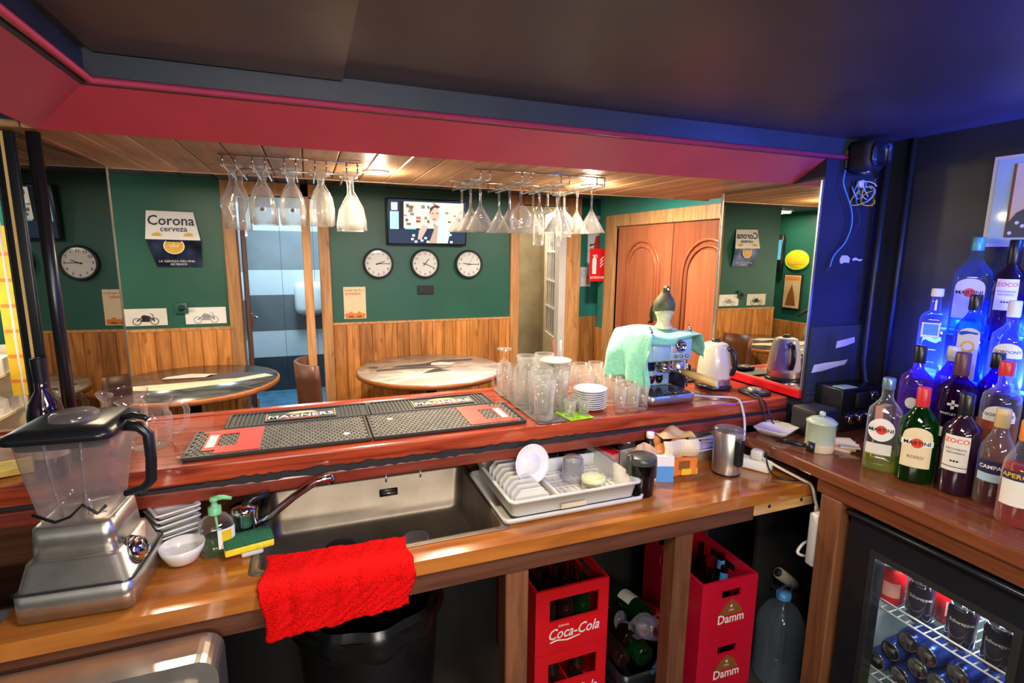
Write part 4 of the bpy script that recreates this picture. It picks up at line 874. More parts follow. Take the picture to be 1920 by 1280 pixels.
loft([(rr_loop(-.10, .09, -.13, .12, .02), .02), (rr_loop(-.105, .095, -.135, .125, .02), .17), (rr_loop(-.125, .112, -.155, .142, .02), .172), (rr_loop(-.125, .112, -.155, .142, .02), .178), (rr_loop(-.103, .093, -.133, .123, .02), .176), (rr_loop(-.095, .085, -.125, .115, .02), .03)], 'both').build('tray_body', 'steel', gt)
MB().box(-.12, .11, -.15, .14, -.620, .02).build('tray_stand', 'black_matte', gt)

# ------------------------------------------------------------------ on the bar
def plane_print(name, x0, x1, y0, y1, z, mat, parent): return MB().box(x0, x1, y0, y1, z, z + .0012).build(name, mat, parent)
# two ribbed mats (back row) and two dimpled mats with red ends (front row)
def ribbed_mat(x0, x1, y0, y1, a, label, tx):
    t = thing('bar_mat', label, 'bar mat', ((x0 + x1) / 2, (y0 + y1) / 2, 1.0515), a, 'rubber bar mats')
    w, d = (x1 - x0) / 2, (y1 - y0) / 2
    MB().rbox(-w, w, -d, d, 0, .006, .002, 1, False).build('mat_base', 'rubber', t)
    MB().box(-w, w, -d, -d + .006, .006, .011).box(-w, w, d - .006, d, .006, .011).box(-w, -w + .006, -d + .006, d - .006, .006, .011).box(w - .006, w, -d + .006, d - .006, .006, .011).build('mat_rim', 'rubber', t)
    n = int((2 * w - .03) / .0125)
    for i in range(n):
        x = -w + .016 + i * .0125
        if abs(x - tx) < .115: continue
        MB().box(x, x + .006, -d + .010, d - .010, .006, .0095).build('rib', 'rubber', t)
    MB().rbox(tx - .110, tx + .110, -.042, .045, .006, .0105, .002, 1, False).build('badge', 'rubber', t)
    lettering(t, 'MAGNERS', .046, on_z(tx, -.008, .0112), 'white_print', bold=.012, sx=.98)
    MB().box(tx - .05, tx + .055, -.036, -.030, .0106, .0114).build('red_line', 'red_print', t)
    MB().poly([(tx - .05, .018, .0112), (tx + .05, .018, .0112), (tx + .035, .036, .0112), (tx - .01, .042, .0112), (tx - .035, .034, .0112)]).build('badge_picture', 'bamboo', t)
    for c in (-.105, .105): MB().box(tx + c - .001, tx + c + .001, -.038, .040, .0106, .0113).build('badge_edge', 'bamboo', t)
ribbed_mat(-.262, .170, 1.748, 1.893, 0, 'black ribbed rubber bar mat, back row, nearer the blender', .0)
ribbed_mat(.174, .606, 1.748, 1.893, 0, 'black ribbed rubber bar mat, back row, nearer the glasses', .04)
def dimple_mat(x0, x1, y0, y1, sgn, label):
    t = thing('bar_mat', label, 'bar mat', ((x0 + x1) / 2, (y0 + y1) / 2, 1.0515), 0, 'rubber bar mats')
    w, d = (x1 - x0) / 2, (y1 - y0) / 2
    MB().rbox(-w, w, -d, d, 0, .006, .002, 1, False).build('mat_base', 'rubber', t)
    MB().box(-w, w, -d, -d + .006, .006, .010).box(-w, w, d - .006, d, .006, .010).box(-w, -w + .006, -d + .006, d - .006, .006, .010).box(w - .006, w, -d + .006, d - .006, .006, .010).build('mat_rim', 'rubber', t)
    b = MB(); nx = int(2 * w / .0155); ny = int(2 * d / .0155)
    for j in range(ny):
        for i in range(nx):
            cx = -w + .012 + i * .0155 + (j % 2) * .0077; cy_ = -d + .013 + j * .0155
            if cx > w - .010: continue
            b.box(cx - .0058, cx + .0058, cy_ - .0058, cy_ + .0058, .006, .0092)
    o = b.build('rubber_nubs', 'rubber_gray', t); o['kind'] = 'stuff'
    s = sgn
    P = [(.30, -.085), (.62, -.085), (.88, -.085), (.88, .02), (.78, .085), (.30, .085), (.22, .02), (.22, -.06)]
    # red end frame: outer shape minus a square window
    def X(u): return s * u * w
    q = MB()
    for (ax, bx, ay, by) in ((.24, .50, -.098, .098), (.50, .70, .045, .098), (.50, .70, -.098, -.060), (.70, .84, -.080, .070), (.70, .90, -.098, -.080)):
        q.box(min(X(ax), X(bx)), max(X(ax), X(bx)), s * ay if s > 0 else -by, s * by if s > 0 else -ay, .0095, .0112)
    o = q.build('red_end_panel', 'red_print', t); o['kind'] = 'stuff'
    lettering(t, '1', .14, on_z(X(.77), -.004, .0118, PI if s > 0 else 0), 'white_print', bold=.03, sx=1.0)
    MB().lathe([(0, .0098), (.010, .0098), (.010, .0092)], 16, (-s * w * .72, s * .05, 0)).build('white_stud', 'white_print', t)
dimple_mat(-.335, .150, 1.522, 1.742, -1, 'dimpled rubber bar mat with red end nearer the blender')
dimple_mat(.155, .640, 1.522, 1.742, 1, 'dimpled rubber bar mat with red end nearer the glasses')
t = thing('drip_mat', 'dark narrow drip mat under the pint glasses', 'mat', (.7225, 1.73, 1.0512))
MB().rbox(-.052, .052, -.238, .225, 0, .004, .001, 1, False).build('mat', 'rubber_gray', t)
t = thing('green_mat', 'square lime green mat under small glasses at the bar edge', 'mat', (.825, 1.545, 1.0512), math.radians(4))
MB().rbox(-.047, .047, -.052, .052, 0, .004, .0015, 1, False).build('mat', 'lime', t)
for i in range(4): MB().box(-.035 + i * .02, -.025 + i * .02, -.045, .045, .004, .0055).build('rib', 'lime', t)
# pitchers
for x, y, lab, hr in ((-.440, 1.69, 'ribbed glass pitcher behind the blender, nearer the mats', 0.1), (-.53, 1.815, 'ribbed glass pitcher further back beside the mirror', 2.4)):
    t = thing('glass_pitcher', lab, 'pitcher', (x, y, 1.0515), hr)
    b = MB()
    def pit(u, v):
        a = 2 * PI * u; r = (.050 + .014 * v - .012 * math.exp(-((v - .75) / .12) ** 2)) * (1 + .018 * math.cos(a * 12) * (v < .8)); r += .010 * max(0, v - .9) * 10 * max(0, math.cos(a - PI)) ** 6
        return (r * math.cos(a), r * math.sin(a), .01 + .125 * v)
    MB().grid(pit, 72, 14).build('pitcher_body', 'pink_glass', t); MB().lathe([(0, .004), (.046, 0), (.051, .010)], 36).build('pitcher_base', 'thick_glass', t)
    MB().tube([(.055, 0, .115), (.085, 0, .115), (.094, 0, .095), (.090, 0, .055), (.070, 0, .035), (.054, 0, .035)], .008, 10).build('handle', 'thick_glass', t)
# glassware kinds
def mug(label, group):
    t = thing('beer_mug', label, 'beer mug', (0, 0, 0), 0, group)
    b = MB()
    b.grid(lambda u, v: ((.033 + .003 * v) * (1 + .03 * math.cos(2 * PI * u * 10) * (v < .8)) * math.cos(2 * PI * u), (.033 + .003 * v) * (1 + .03 * math.cos(2 * PI * u * 10) * (v < .8)) * math.sin(2 * PI * u), .004 + .115 * v), 60, 8)
    b.build('mug_body', 'thick_glass', t); MB().lathe([(0, .012), (.026, .012), (.031, .10)], 24).build('inner_wall', 'clear_glass', t); MB().lathe([(0, .003), (.034, 0), (.034, .006)], 24).build('mug_base', 'thick_glass', t)
    MB().tube([(.032, 0, .098), (.055, 0, .095), (.062, 0, .075), (.058, 0, .045), (.046, 0, .028), (.033, 0, .026)], .0055, 8).build('handle', 'thick_glass', t)
    return t
def glass_of(kind, label, group):
    P = {'pint': [(0, .006), (.030, .002), (.032, .008), (.033, .05), (.034, .09), (.037, .10), (.040, .142), (.038, .142), (.035, .10), (.031, .010), (0, .010)],
         'tumbler': [(0, .008), (.026, 0), (.029, .006), (.030, .03), (.031, .06), (.033, .092), (.031, .092), (.027, .014), (0, .012)],
         'highball': [(0, .006), (.024, 0), (.026, .006), (.029, .135), (.027, .135), (.024, .012), (0, .010)],
         'shot': [(0, .010), (.018, 0), (.019, .010), (.021, .085), (.0195, .085), (.017, .016), (0, .014)],
         'jigger': [(0, .006), (.016, 0), (.017, .006), (.023, .055), (.0215, .055), (.016, .012), (0, .010)]}[kind]
    b = MB(); m = 40
    for (r, z) in P:
        for i in range(m): a = 2 * PI * i / m; q = r * (1 + (.03 * math.cos(a * 10) if r > .014 and .012 < z < P[-4][1] * .8 else 0)); b.v.append((q * math.cos(a), q * math.sin(a), z))
    for j in range(len(P) - 1):
        for i in range(m): b.f.append((j * m + i, j * m + (i + 1) % m, (j + 1) * m + (i + 1) % m, (j + 1) * m + i)); b.sm.append(True)
    o = b.build({'pint': 'pint_glass', 'tumbler': 'tumbler_glass', 'highball': 'highball_glass', 'shot': 'shot_glass', 'jigger': 'jigger_glass'}[kind], 'thick_glass' if kind != 'tumbler' else 'pink_glass')
    return tag(o, label, 'glass', group)
index_kids()
m0 = mug('ribbed beer mug at the back end of the drip mat, handle outward', 'beer mugs on the bar'); index_kids()
m0.location = (.696, 1.852, 1.056); m0.rotation_euler.z = PI
for x, y, w in ((.702, 1.772, 'second beer mug from the back, on the drip mat'), (.696, 1.69, 'third beer mug from the back, nearest the pint glasses')): dup(m0, (x, y, 1.056), (0, 0, PI + random.uniform(-.3, .3)), 'ribbed ' + w)
sg_ = tag(MB().lathe([(0, .0), (.030, 0), (.030, .003), (.006, .012), (.005, .040), (.012, .048), (.026, .060), (.032, .10), (.033, .165), (.031, .165), (.030, .10), (.022, .062), (0, .052)], 24).build('stem_glass', 'thick_glass'), 'stemmed glass turned upside down behind the beer mugs', 'glass')
sg_.rotation_euler = (PI, 0, 0); sg_.location = (.712, 1.935, 1.2225)
random.seed(21)
p0 = glass_of('pint', 'tall clear pint glass standing in the crowd on the bar', 'pint glasses on the bar'); p0.location = (.715, 1.60, 1.056)
ORD = ['front', 'second', 'third', 'fourth', 'fifth', 'back']; POS = ['leftmost', 'second from the left', 'third from the left', 'fourth from the left', 'fifth from the left']
rows = [[(.715, 1.565), (.80, 1.63)], [(.755, 1.665), (.838, 1.69)], [(.80, 1.745), (.88, 1.77)], [(.775, 1.83), (.858, 1.85)], [(.80, 1.915), (.885, 1.93)]]
p0.location = (.70, 1.485 + .04, 1.056); p0['label'] = 'tall clear pint glass nearest the front corner of the drip mat'
for j, row in enumerate(rows):
    for i, (x, y) in enumerate(row):
        if (x, y) == (.715, 1.565): x, y = .718, 1.606
        c = p0.copy(); COL.objects.link(c); c.location = (x, y, 1.056 if x < .775 else 1.0512); c.rotation_euler.z = random.random() * 6
        c['label'] = 'tall clear pint glass, ' + ORD[j] + ' row behind the drip mat corner, ' + ('left one' if i == 0 else 'right one')
h0 = glass_of('jigger', 'small clear glass at the front left of the lime green mat', 'small glasses on the green mat'); h0.location = (.800, 1.530, 1.0568)
for x, y, w in ((.850, 1.525, 'front right'), (.800, 1.577, 'rear left'), (.850, 1.577, 'rear right')): c = h0.copy(); COL.objects.link(c); c.location = (x, y, 1.0568); c['label'] = 'small clear glass at the ' + w + ' of the lime green mat'
t0 = glass_of('tumbler', 'small clear tumbler in the dense group behind the plates', 'tumblers behind the plates'); t0.location = (.985, 1.70, 1.0512)
for j in range(4):
    for i in range(5):
        x, y = .955 + i * .074 + (j % 2) * .02, 1.70 + j * .073
        if (i, j) == (0, 0) or x > 1.125 and y < 1.93: continue
        c = t0.copy(); COL.objects.link(c); c.location = (x + random.uniform(-.003, .003), y + random.uniform(-.003, .003), 1.0512); c['label'] = 'small clear tumbler behind the plates, ' + ORD[j] + ' row, ' + POS[i]
t0.location = (.955, 1.70, 1.0512); t0['label'] = 'small clear tumbler behind the plates, front row, leftmost'
for x, y, w in ((1.010, 1.628, 'touching'), (1.095, 1.635, 'nearest the coffee machine beside'), (1.058, 1.583, 'in front beside')): c = t0.copy(); COL.objects.link(c); c.location = (x, y, 1.0512); c['label'] = 'small clear tumbler ' + w + ' the plate pile'
s0 = glass_of('shot', 'slim tall shot glass at the front edge beside the plates', 'shot glasses beside the plates'); s0.location = (1.045, 1.522, 1.0512)
for x, y, w in ((1.000, 1.535, 'touching the plate pile'), (1.092, 1.535, 'nearest the coffee machine tray')): c = s0.copy(); COL.objects.link(c); c.location = (x, y, 1.0512); c['label'] = 'slim tall shot glass at the bar edge, ' + w
t = thing('straw_jar', 'clear jar with upright straws behind the pint glasses', 'jar', (.955, 1.945, 1.0512))
MB().lathe([(0, .004), (.026, 0), (.028, .008), (.028, .105), (.030, .108)], 24).build('jar_body', 'thick_glass', t)
for k, c in enumerate(((.005, .0), (-.008, .006), (.0, -.008))): MB().tube([(c[0], c[1], .012), (c[0] * 2.2, c[1] * 2.2, .19)], .003, 6).build('straw', ['white_print', 'red_print', 'grey_print'][k], t)
for k in range(9):
    o = MB().lathe([(0, .003), (.030, .003), (.033, 0), (.050, .006), (.060, .012), (.060, .014), (.050, .010), (.032, .005), (0, .005)], 36).build('side_plate', 'ceramic')
    o.location = (.915, 1.600, 1.0514 + k * .0078)
    tag(o, 'round white side plate, ' + ['lowest', 'second', 'third', 'fourth', 'fifth', 'sixth', 'seventh', 'eighth', 'topmost'][k] + (' from below in the plate pile' if 0 < k < 8 else ' of the plate pile'), 'plate', 'piled side plates')
o = tag(MB().lathe([(0, .003), (.030, .003), (.033, 0), (.050, .006), (.060, .012), (.060, .014), (.032, .005), (0, .005)], 36).build('side_plate', 'ceramic'), 'white plate resting on glasses behind the plate pile', 'plate', 'piled side plates'); o.location = (.842, 1.735, 1.1942)
# ---- espresso machine with cloth and pigeon figure
es = thing('espresso_machine', 'pale blue espresso machine with steel drip tray on the bar', 'coffee machine', (1.232, 1.54, 1.0512))
loft([(rr_loop(-.100, .100, 0, .27, .02), .004), (rr_loop(-.102, .102, -.002, .272, .02), .034), (rr_loop(-.098, .098, .002, .268, .02), .036)], 'both').build('drip_base', 'steel', es)
MB().rbox(-.088, .088, .008, .13, .0355, .0385, .001, 1, False).build('drip_grille', 'black_plastic', es)
for k in range(9): MB().box(-.08 + k * .0195, -.075 + k * .0195, .012, .126, .0385, .0400).build('grille_bar', 'chrome', es)
MB().rbox(-.075, .080, .13, .262, .036, .16, .012, 2).build('body_column', 'sky_blue', es)
MB().rbox(-.098, .098, .03, .268, .155, .245, .012, 3).build('boiler_housing', 'sky_blue', es)
MB().rbox(-.085, -.012, .0265, .031, .165, .235, .003, 1).build('front_plate', 'sky_blue', es); MB().rbox(-.008, .088, .0255, .031, .162, .238, .003, 1).build('control_panel', 'sky_blue', es)
g = MB().lathe([(0, .004), (.018, .004), (.018, .008), (.022, .008), (.023, 0)], 28).build('gauge', 'chrome', es); g.location = (.035, .0255, .213); g.rotation_euler = (PI / 2, 0, 0); MB().tube([(-.006, -.006, .009), (.010, .008, .009)], .0012, 5).build('gauge_needle', 'black_print', g)
for k in range(3): o = MB().lathe([(.006, 0), (.006, .012), (.003, .014), (0, .014)], 12).build('toggle', 'chrome', es); o.location = (.012 + k * .024, .0255, .178); o.rotation_euler = (PI / 2, 0, 0)
o = MB().lathe([(.007, 0), (.006, .006), (0, .007)], 14).build('lamp', 'pink_plastic', es); o.location = (.010, .0255, .198); o.rotation_euler = (PI / 2, 0, 0)
MB().lathe([(.030, .135), (.034, .140), (.034, .156)], 28, (.0, .07, 0)).build('group_head', 'chrome', es)
MB().lathe([(.028, .112), (.034, .122), (.034, .136), (0, .136)], 28, (.0, .07, 0)).build('filter_basket', 'chrome', es)
MB().tube([(.01, .045, .126), (.03, -.005, .122)], .007, 10).build('portafilter_neck', 'chrome', es); MB().tube([(.03, -.005, .122), (.05, -.05, .116), (.082, -.125, .102)], [.012, .014, .014], 14).build('portafilter_handle', 'bamboo', es); MB().lathe([(0, .001), (.0145, .001), (.0145, -.002)], 16, (0, 0, 0)).build('handle_cap', 'grey_plastic', es); o = bpy.data.objects['handle_cap']; o.location = (.0825, -.126, .1018); o.rotation_euler = (math.radians(78), 0, math.radians(22))
MB().tube([(.094, .06, .16), (.098, .055, .12), (.092, .045, .05)], .004, 8).build('steam_wand', 'chrome', es)
for x in (-.086, .086):
    MB().tube([(x, .035, .245), (x, .035, .272)], .004, 8).build('rail_post', 'chrome', es); MB().tube([(x, .035, .270), (x - .010, .035, .288)], .004, 8).build('rail_knob', 'chrome', es)
for x, c in ((-.045, 'campari_glass'), (-.012, 'campari_glass'), (.025, 'cola_glass')): MB().lathe([(0, .052), (.010, .052), (.016, .066), (.016, .082), (.014, .082), (.010, .058), (0, .056)], 16, (x, .128, 0)).build('cup_decal', c, es)
MB().box(-.06, .0, .1285, .1295, .10, .135).build('decal_panel', 'navy_print', es)
ml = thing('milk_frother', 'black and steel milk frother jug beside the coffee machine', 'jug', (1.392, 1.735, 1.0512))
MB().lathe([(0, 0), (.036, 0), (.038, .004), (.038, .085)], 28).build('lower_body', 'black_plastic', ml); MB().lathe([(.0385, .085), (.0385, .118), (.034, .122), (0, .122)], 28).build('steel_top', 'steel', ml); MB().tube([(.036, -.005, .10), (.058, -.01, .095), (.060, -.01, .05), (.037, -.006, .035)], .006, 8).build('handle', 'black_plastic', ml)
o = MB().lathe([(.006, 0), (.010, .006), (.009, .016), (0, .018)], 14).build('knob', 'chrome', ml); o.location = (.05, -.045, .055)
# mint cloth draped over the machine top and left side
def cloth(u, v):
    # u across x (left to right), v from back to front
    X = -.31 + .50 * u; Y = .245 - .26 * v; top = .2535 + .005 * math.sin(u * 13 + v * 4) + .004 * math.sin(v * 17 + u * 3)
    x, y, z = X, Y, top
    if X < -.108:
        d = -.108 - X; x = -.108 - .045 * math.sin(min(1, d / .10) * PI / 2) * (.7 + .4 * math.sin(v * 6)) - .018 * math.sin(v * 12) * min(1, d * 6); z = top - d * .92 - .012 * math.sin(v * 9 + 1) * min(1, d * 8)
    if X > .108:
        d = X - .108; x = .108 + .022 * min(1, d / .05); z = top - d * .95
    fe = .022 - .010
    if Y < fe:
        e = (fe - Y); y = fe - .008; z = min(z, z - e * .95) if u < .62 else z - e * (.35 + .25 * math.sin(u * 20))
        y -= .006 * math.sin(u * 24)
    return (x, y, z)
MINT = tag(MB().grid(cloth, 48, 36).build('cleaning_cloth', 'mint_cloth', thick=.003), 'mint green cleaning cloth draped over the coffee machine', 'cloth'); MINT.location = (1.232, 1.54, 1.0545)
pg = thing('pigeon_figure', 'olive and cream pigeon figurine perched on the coffee machine', 'figurine', (1.285, 1.70, 1.3125), math.radians(-108)); pg.scale = (1.05, 1.05, 1.05)
bz = [(-.100, 0, .020, .006), (-.070, 0, .040, .012), (-.040, 0, .056, .024), (-.015, 0, .066, .036), (.004, 0, .080, .041), (.010, 0, .096, .039), (.012, 0, .112, .031), (.012, 0, .128, .020), (.014, 0, .140, .014), (.020, 0, .147, .013), (.030, 0, .149, .009), (.036, 0, .148, .004)]
MB().tube([(a, b, c) for a, b, c, r in bz], [r for a, b, c, r in bz], 16).build('bird_body', 'olive_bird', pg)
MB().lathe([(0, 0), (.032, 0), (.034, .008), (.026, .016), (.023, .030), (.029, .048), (.036, .062), (.030, .072), (0, .074)], 20, (.010, 0, 0)).build('cream_base', 'bird_cream', pg)
for s_ in (-1, 1):
    MB().tube([(-.150, -.006 * s_, .000), (-.10, .010 * s_, .035), (-.05, .020 * s_, .066), (-.01, .024 * s_, .092), (.005, .020 * s_, .104)], [.004, .010, .014, .014, .006], 10).build('wing', 'bird_black', pg)
    MB().lathe([(0, .003), (.003, 0), (0, -.003)], 8, (.024, .0115 * s_, .150)).build('eye', 'black_print', pg)
MB().tube([(.034, 0, .148), (.050, 0, .144)], [.004, .001], 8).build('beak', 'cream', pg)
kt = thing('electric_kettle', 'cream electric kettle with black handle on the bar', 'kettle', (1.560, 1.705, 1.0512), math.radians(-58))
MB().lathe([(0, 0), (.070, 0), (.074, .006), (.072, .018), (0, .020)], 36).build('power_base', 'black_plastic', kt); MB().lathe([(.066, .018), (.068, .022), (.067, .048)], 36).build('steel_band', 'steel', kt)
MB().lathe([(.067, .046), (.068, .06), (.064, .11), (.054, .165), (.048, .180)], 40).build('kettle_body', 'cream_metal', kt); MB().lathe([(.048, .178), (.046, .186), (.030, .192), (0, .193)], 32).build('lid', 'cream_metal', kt); MB().lathe([(.016, .190), (.018, .197), (.014, .204), (0, .205)], 20).build('lid_knob', 'black_plastic', kt)
MB().tube([(-.045, .0, .165), (-.062, 0, .174), (-.072, 0, .172)], [.016, .011, .006], 10).build('spout', 'cream_metal', kt)
MB().tube([(.045, -.004, .168), (.066, -.008, .165), (.082, -.01, .140), (.084, -.01, .095), (.074, -.008, .066), (.066, -.006, .064)], [.010, .010, .010, .010, .010, .008], 10).build('handle', 'black_plastic', kt)
t = thing('kettle_stand', 'round black kettle stand with steel disc on the bar end', 'stand', (1.655, 1.575, 1.0512)); MB().lathe([(0, 0), (.060, 0), (.062, .008), (.050, .014), (0, .015)], 32).build('stand_base', 'black_plastic', t); MB().lathe([(0, .020), (.024, .019), (.026, .015)], 24).build('contact_disc', 'steel', t)
t = thing('hot_plate_board', 'black plastic board under the kettle stand at the bar end', 'board', (1.60, 1.86, 1.0512)); MB().rbox(-.10, .11, -.06, .08, 0, .008, .003, 1).build('board', 'black_matte', t); MB().rbox(-.04, .04, .0, .06, .008, .03, .005, 1).build('block', 'black_plastic', t)
# ---- glasses hanging under the soffit
def rack(name, label, xs, y0, y1, z):
    t = thing(name, label, 'glass rack', ((xs[0] + xs[-1]) / 2, (y0 + y1) / 2, z)); cx, cy_ = t.location.x, t.location.y
    for x in xs:
        for d in (-.016, .016):
            MB().tube([(x + d - cx, y0 - cy_, .030), (x + d - cx, y0 - cy_, 0), (x + d - cx, y1 - cy_, 0), (x + d - cx, y1 - cy_, .030)], .0028, 6).build('rail_wire', 'chrome', t)
    for y in (y0 + .02, y1 - .02): MB().tube([(xs[0] - .03 - cx, y - cy_, .032), (xs[-1] + .03 - cx, y - cy_, .032)], .0028, 6).build('cross_wire', 'chrome', t)
LX = (-.195, -.118, -.035, .050, .140); rack('glass_rack', 'chrome wire rack holding upturned goblets under the plank ceiling', LX, 1.74, 2.06, 1.834)
RX = (.555, .700, .845, .985); rack('glass_rack', 'chrome wire rack holding upturned martini glasses under the plank ceiling', RX, 1.70, 2.06, 1.834)
def hang(name, prof, label, cat, group, mat, flutes=0):
    if flutes:
        b = MB(); m = 60
        for (r, z) in prof:
            for i in range(m): a = 2 * PI * i / m; k = r * (1 + (.035 * math.cos(a * flutes) if .05 < z < .15 and r > .02 else 0)); b.v.append((k * math.cos(a), k * math.sin(a), z))
        for j in range(len(prof) - 1):
            for i in range(m): b.f.append((j * m + i, j * m + (i + 1) % m, (j + 1) * m + (i + 1) % m, (j + 1) * m + i)); b.sm.append(True)
    else: b = MB().lathe(prof, 32)
    return tag(b.build(name, mat), label, cat, group)
GOB = [(q[0] * .88, q[1]) for q in [(0, .002), (.034, 0), (.035, .003), (.012, .012), (.009, .030), (.012, .042), (.026, .062), (.038, .090), (.042, .120), (.041, .165), (.0395, .165), (.040, .120), (.036, .092), (.022, .064), (0, .050)]]
CHAL = [(q[0] * .88, q[1]) for q in [(0, .002), (.034, 0), (.035, .003), (.010, .012), (.006, .030), (.008, .058), (.022, .078), (.040, .108), (.049, .150), (.050, .178), (.0485, .178), (.047, .150), (.038, .110), (.018, .080), (0, .068)]]
SNIF = [(q[0] * .88, q[1]) for q in [(0, .002), (.032, 0), (.033, .003), (.012, .014), (.010, .045), (.022, .070), (.041, .098), (.040, .118), (.031, .140), (.031, .182), (.0295, .182), (.029, .140), (.038, .117), (.036, .098), (.018, .072), (0, .055)]]
MART = [(0, .002), (.034, 0), (.035, .003), (.008, .008), (.0035, .020), (.0035, .080), (.006, .088), (.052, .168), (.0505, .168), (.004, .092), (0, .090)]
WINE = [(0, .002), (.033, 0), (.034, .003), (.007, .008), (.0035, .020), (.0035, .070), (.010, .080), (.030, .098), (.038, .120), (.036, .150), (.030, .178), (.0285, .178), (.034, .150), (.036, .120), (.026, .099), (0, .084)]
FLUT = [(0, .002), (.030, 0), (.031, .003), (.007, .008), (.004, .020), (.004, .060), (.012, .075), (.020, .110), (.022, .150), (.021, .215), (.0198, .215), (.021, .150), (.018, .110), (0, .080)]
ZF = 1.8375 + .0
def put(src, x, y, lab=None):
    c = src.copy(); COL.objects.link(c); c.location = (x, y, ZF + .004); c.rotation_euler = (PI, 0, random.random() * 6)
    if lab: c['label'] = lab
    return c
g_sn = hang('hanging_goblet', SNIF, 'tall waisted beer glass hanging leftmost in the goblet rack', 'glass', 'goblets hanging in the left rack', 'thick_glass', 12)
g_go = hang('hanging_goblet', GOB, 'fluted goblet hanging in the left rack', 'glass', 'goblets hanging in the left rack', 'thick_glass', 14)
g_ch = hang('hanging_goblet', CHAL, 'wide bowl chalice hanging rightmost next to the spotlight', 'glass', 'goblets hanging in the left rack', 'thick_glass', 0)
for o, x in ((g_sn, LX[0]), (g_go, LX[1]), (g_ch, LX[4])): o.location = (x, 1.79, ZF + .004); o.rotation_euler = (PI, 0, 0)
put(g_sn, LX[0] + .008, 1.90, 'tall waisted beer glass hanging second in the leftmost rail')
put(g_go, LX[1], 1.885, 'fluted goblet behind the first, second rail of the left rack'); put(g_go, LX[2], 1.79, 'fluted goblet at the front of the middle rail, left rack'); put(g_go, LX[2], 1.885, 'fluted goblet behind the front one, middle rail of the left rack')
put(g_go, LX[3], 1.79, 'fluted goblet at the front of the fourth rail, beside the chalice'); put(g_go, LX[3], 1.89, 'fluted goblet at the back of the fourth rail, left rack'); put(g_ch, LX[4], 1.90, 'wide bowl chalice hanging behind the rightmost one, left rack')
for x, y in ((LX[1], 1.79), (LX[2], 1.79)):
    o = MB().disc((0, 0, 0), .006, 16, 'y').build('crest_print', 'brown_print', None)
    par = [c for c in COL.objects if c.name.startswith('hanging_goblet') and abs(c.location.x - x) < .001 and abs(c.location.y - y) < .001][0]
    par.rotation_euler = (PI, 0, 0); o.parent = par; o.location = (0, .0392, .125)
g_m = hang('hanging_martini_glass', MART, 'martini glass hanging at the front left of the right rack', 'glass', 'martini glasses hanging in the right rack', 'clear_glass'); g_m.location = (RX[0], 1.755, ZF + .004); g_m.rotation_euler = (PI, 0, 0)
for x, y, lab in ((RX[0], 1.87, 'martini glass second in the leftmost rail, right rack'), (RX[0], 1.985, 'martini glass at the back of the leftmost rail, right rack'), (RX[1], 1.86, 'martini glass in the middle of the second rail, right rack'), (RX[1], 1.975, 'martini glass at the back of the second rail, right rack'), (RX[2], 1.98, 'martini glass at the back of the third rail, right rack'), (RX[3], 1.76, 'martini glass hanging rightmost at the front of the right rack'), (RX[3], 1.875, 'martini glass second in the rightmost rail, right rack'), (RX[2], 1.745, 'martini glass at the front of the third rail, right rack')): put(g_m, x, y, lab)
g_w = hang('hanging_wine_glass', WINE, 'round wine glass hanging at the front of the second rail, right rack', 'glass', 'wine glasses hanging in the right rack', 'clear_glass'); g_w.location = (RX[1], 1.75, ZF + .004); g_w.rotation_euler = (PI, 0, 0)
put(g_w, RX[2], 1.845, 'round wine glass hanging in the middle of the third rail, right rack'); put(g_w, RX[3], 1.985, 'round wine glass at the back of the rightmost rail, right rack')
g_f = hang('hanging_flute', FLUT, 'narrow flute hanging lowest at the front of the third rail', 'glass', 'flutes hanging in the right rack', 'clear_glass'); g_f.location = (RX[2] - .005, 1.91, ZF + .004); g_f.rotation_euler = (PI, 0, 0)
put(g_f, RX[3] - .004, 2.045, 'narrow flute at the far end of the rightmost rail')

# ------------------------------------------------------------------ back bar on the right
bb = thing('back_bar', 'dark brown wooden back bar counter along the right wall', 'counter', (1.46, 0, 0))
MB().rbox(0, .585, -.6, 1.438, .908, .95, .006, 2, False).build('counter_top', 'backbar_wood', bb)
MB().rbox(.010, .035, -.6, 1.12, .862, .908, .003, 1, False).build('front_apron', 'backbar_wood', bb)
MB().rbox(.012, .075, 1.035, 1.105, 0, .862, .004, 1, False).build('post', 'leg_wood', bb)
MB().rbox(.012, .075, .40, .47, 0, .862, .004, 1, False).build('post', 'leg_wood', bb)
MB().box(.12, .585, 1.425, 1.438, 0, .90).build('end_panel', 'dark_inner', bb)
rs = thing('bottle_riser', 'stepped black riser for bottles on the back bar', 'riser', (0, 0, .9505))
for x0, x1_, z1 in ((1.712, 1.8605, .0945), (1.861, 1.9505, .2495), (1.951, 2.048, .3955)):
    MB().box(x0, x1_, .25, 1.12, 0, z1).build('step', 'black_matte', rs)
for x, z, w in ((1.9445, 1.2005, 'middle'), (2.042, 1.3465, 'upper')):
    t = thing('led_strip', 'glowing blue light strip behind the bottles on the ' + w + ' step', 'light', (x, .72, z)); MB().box(-.004, .004, -.46, .46, 0, .010).build('strip_base', 'white_print', t); MB().box(-.0065, -.004, -.455, .455, .001, .009).build('diodes', 'blue_glow', t)
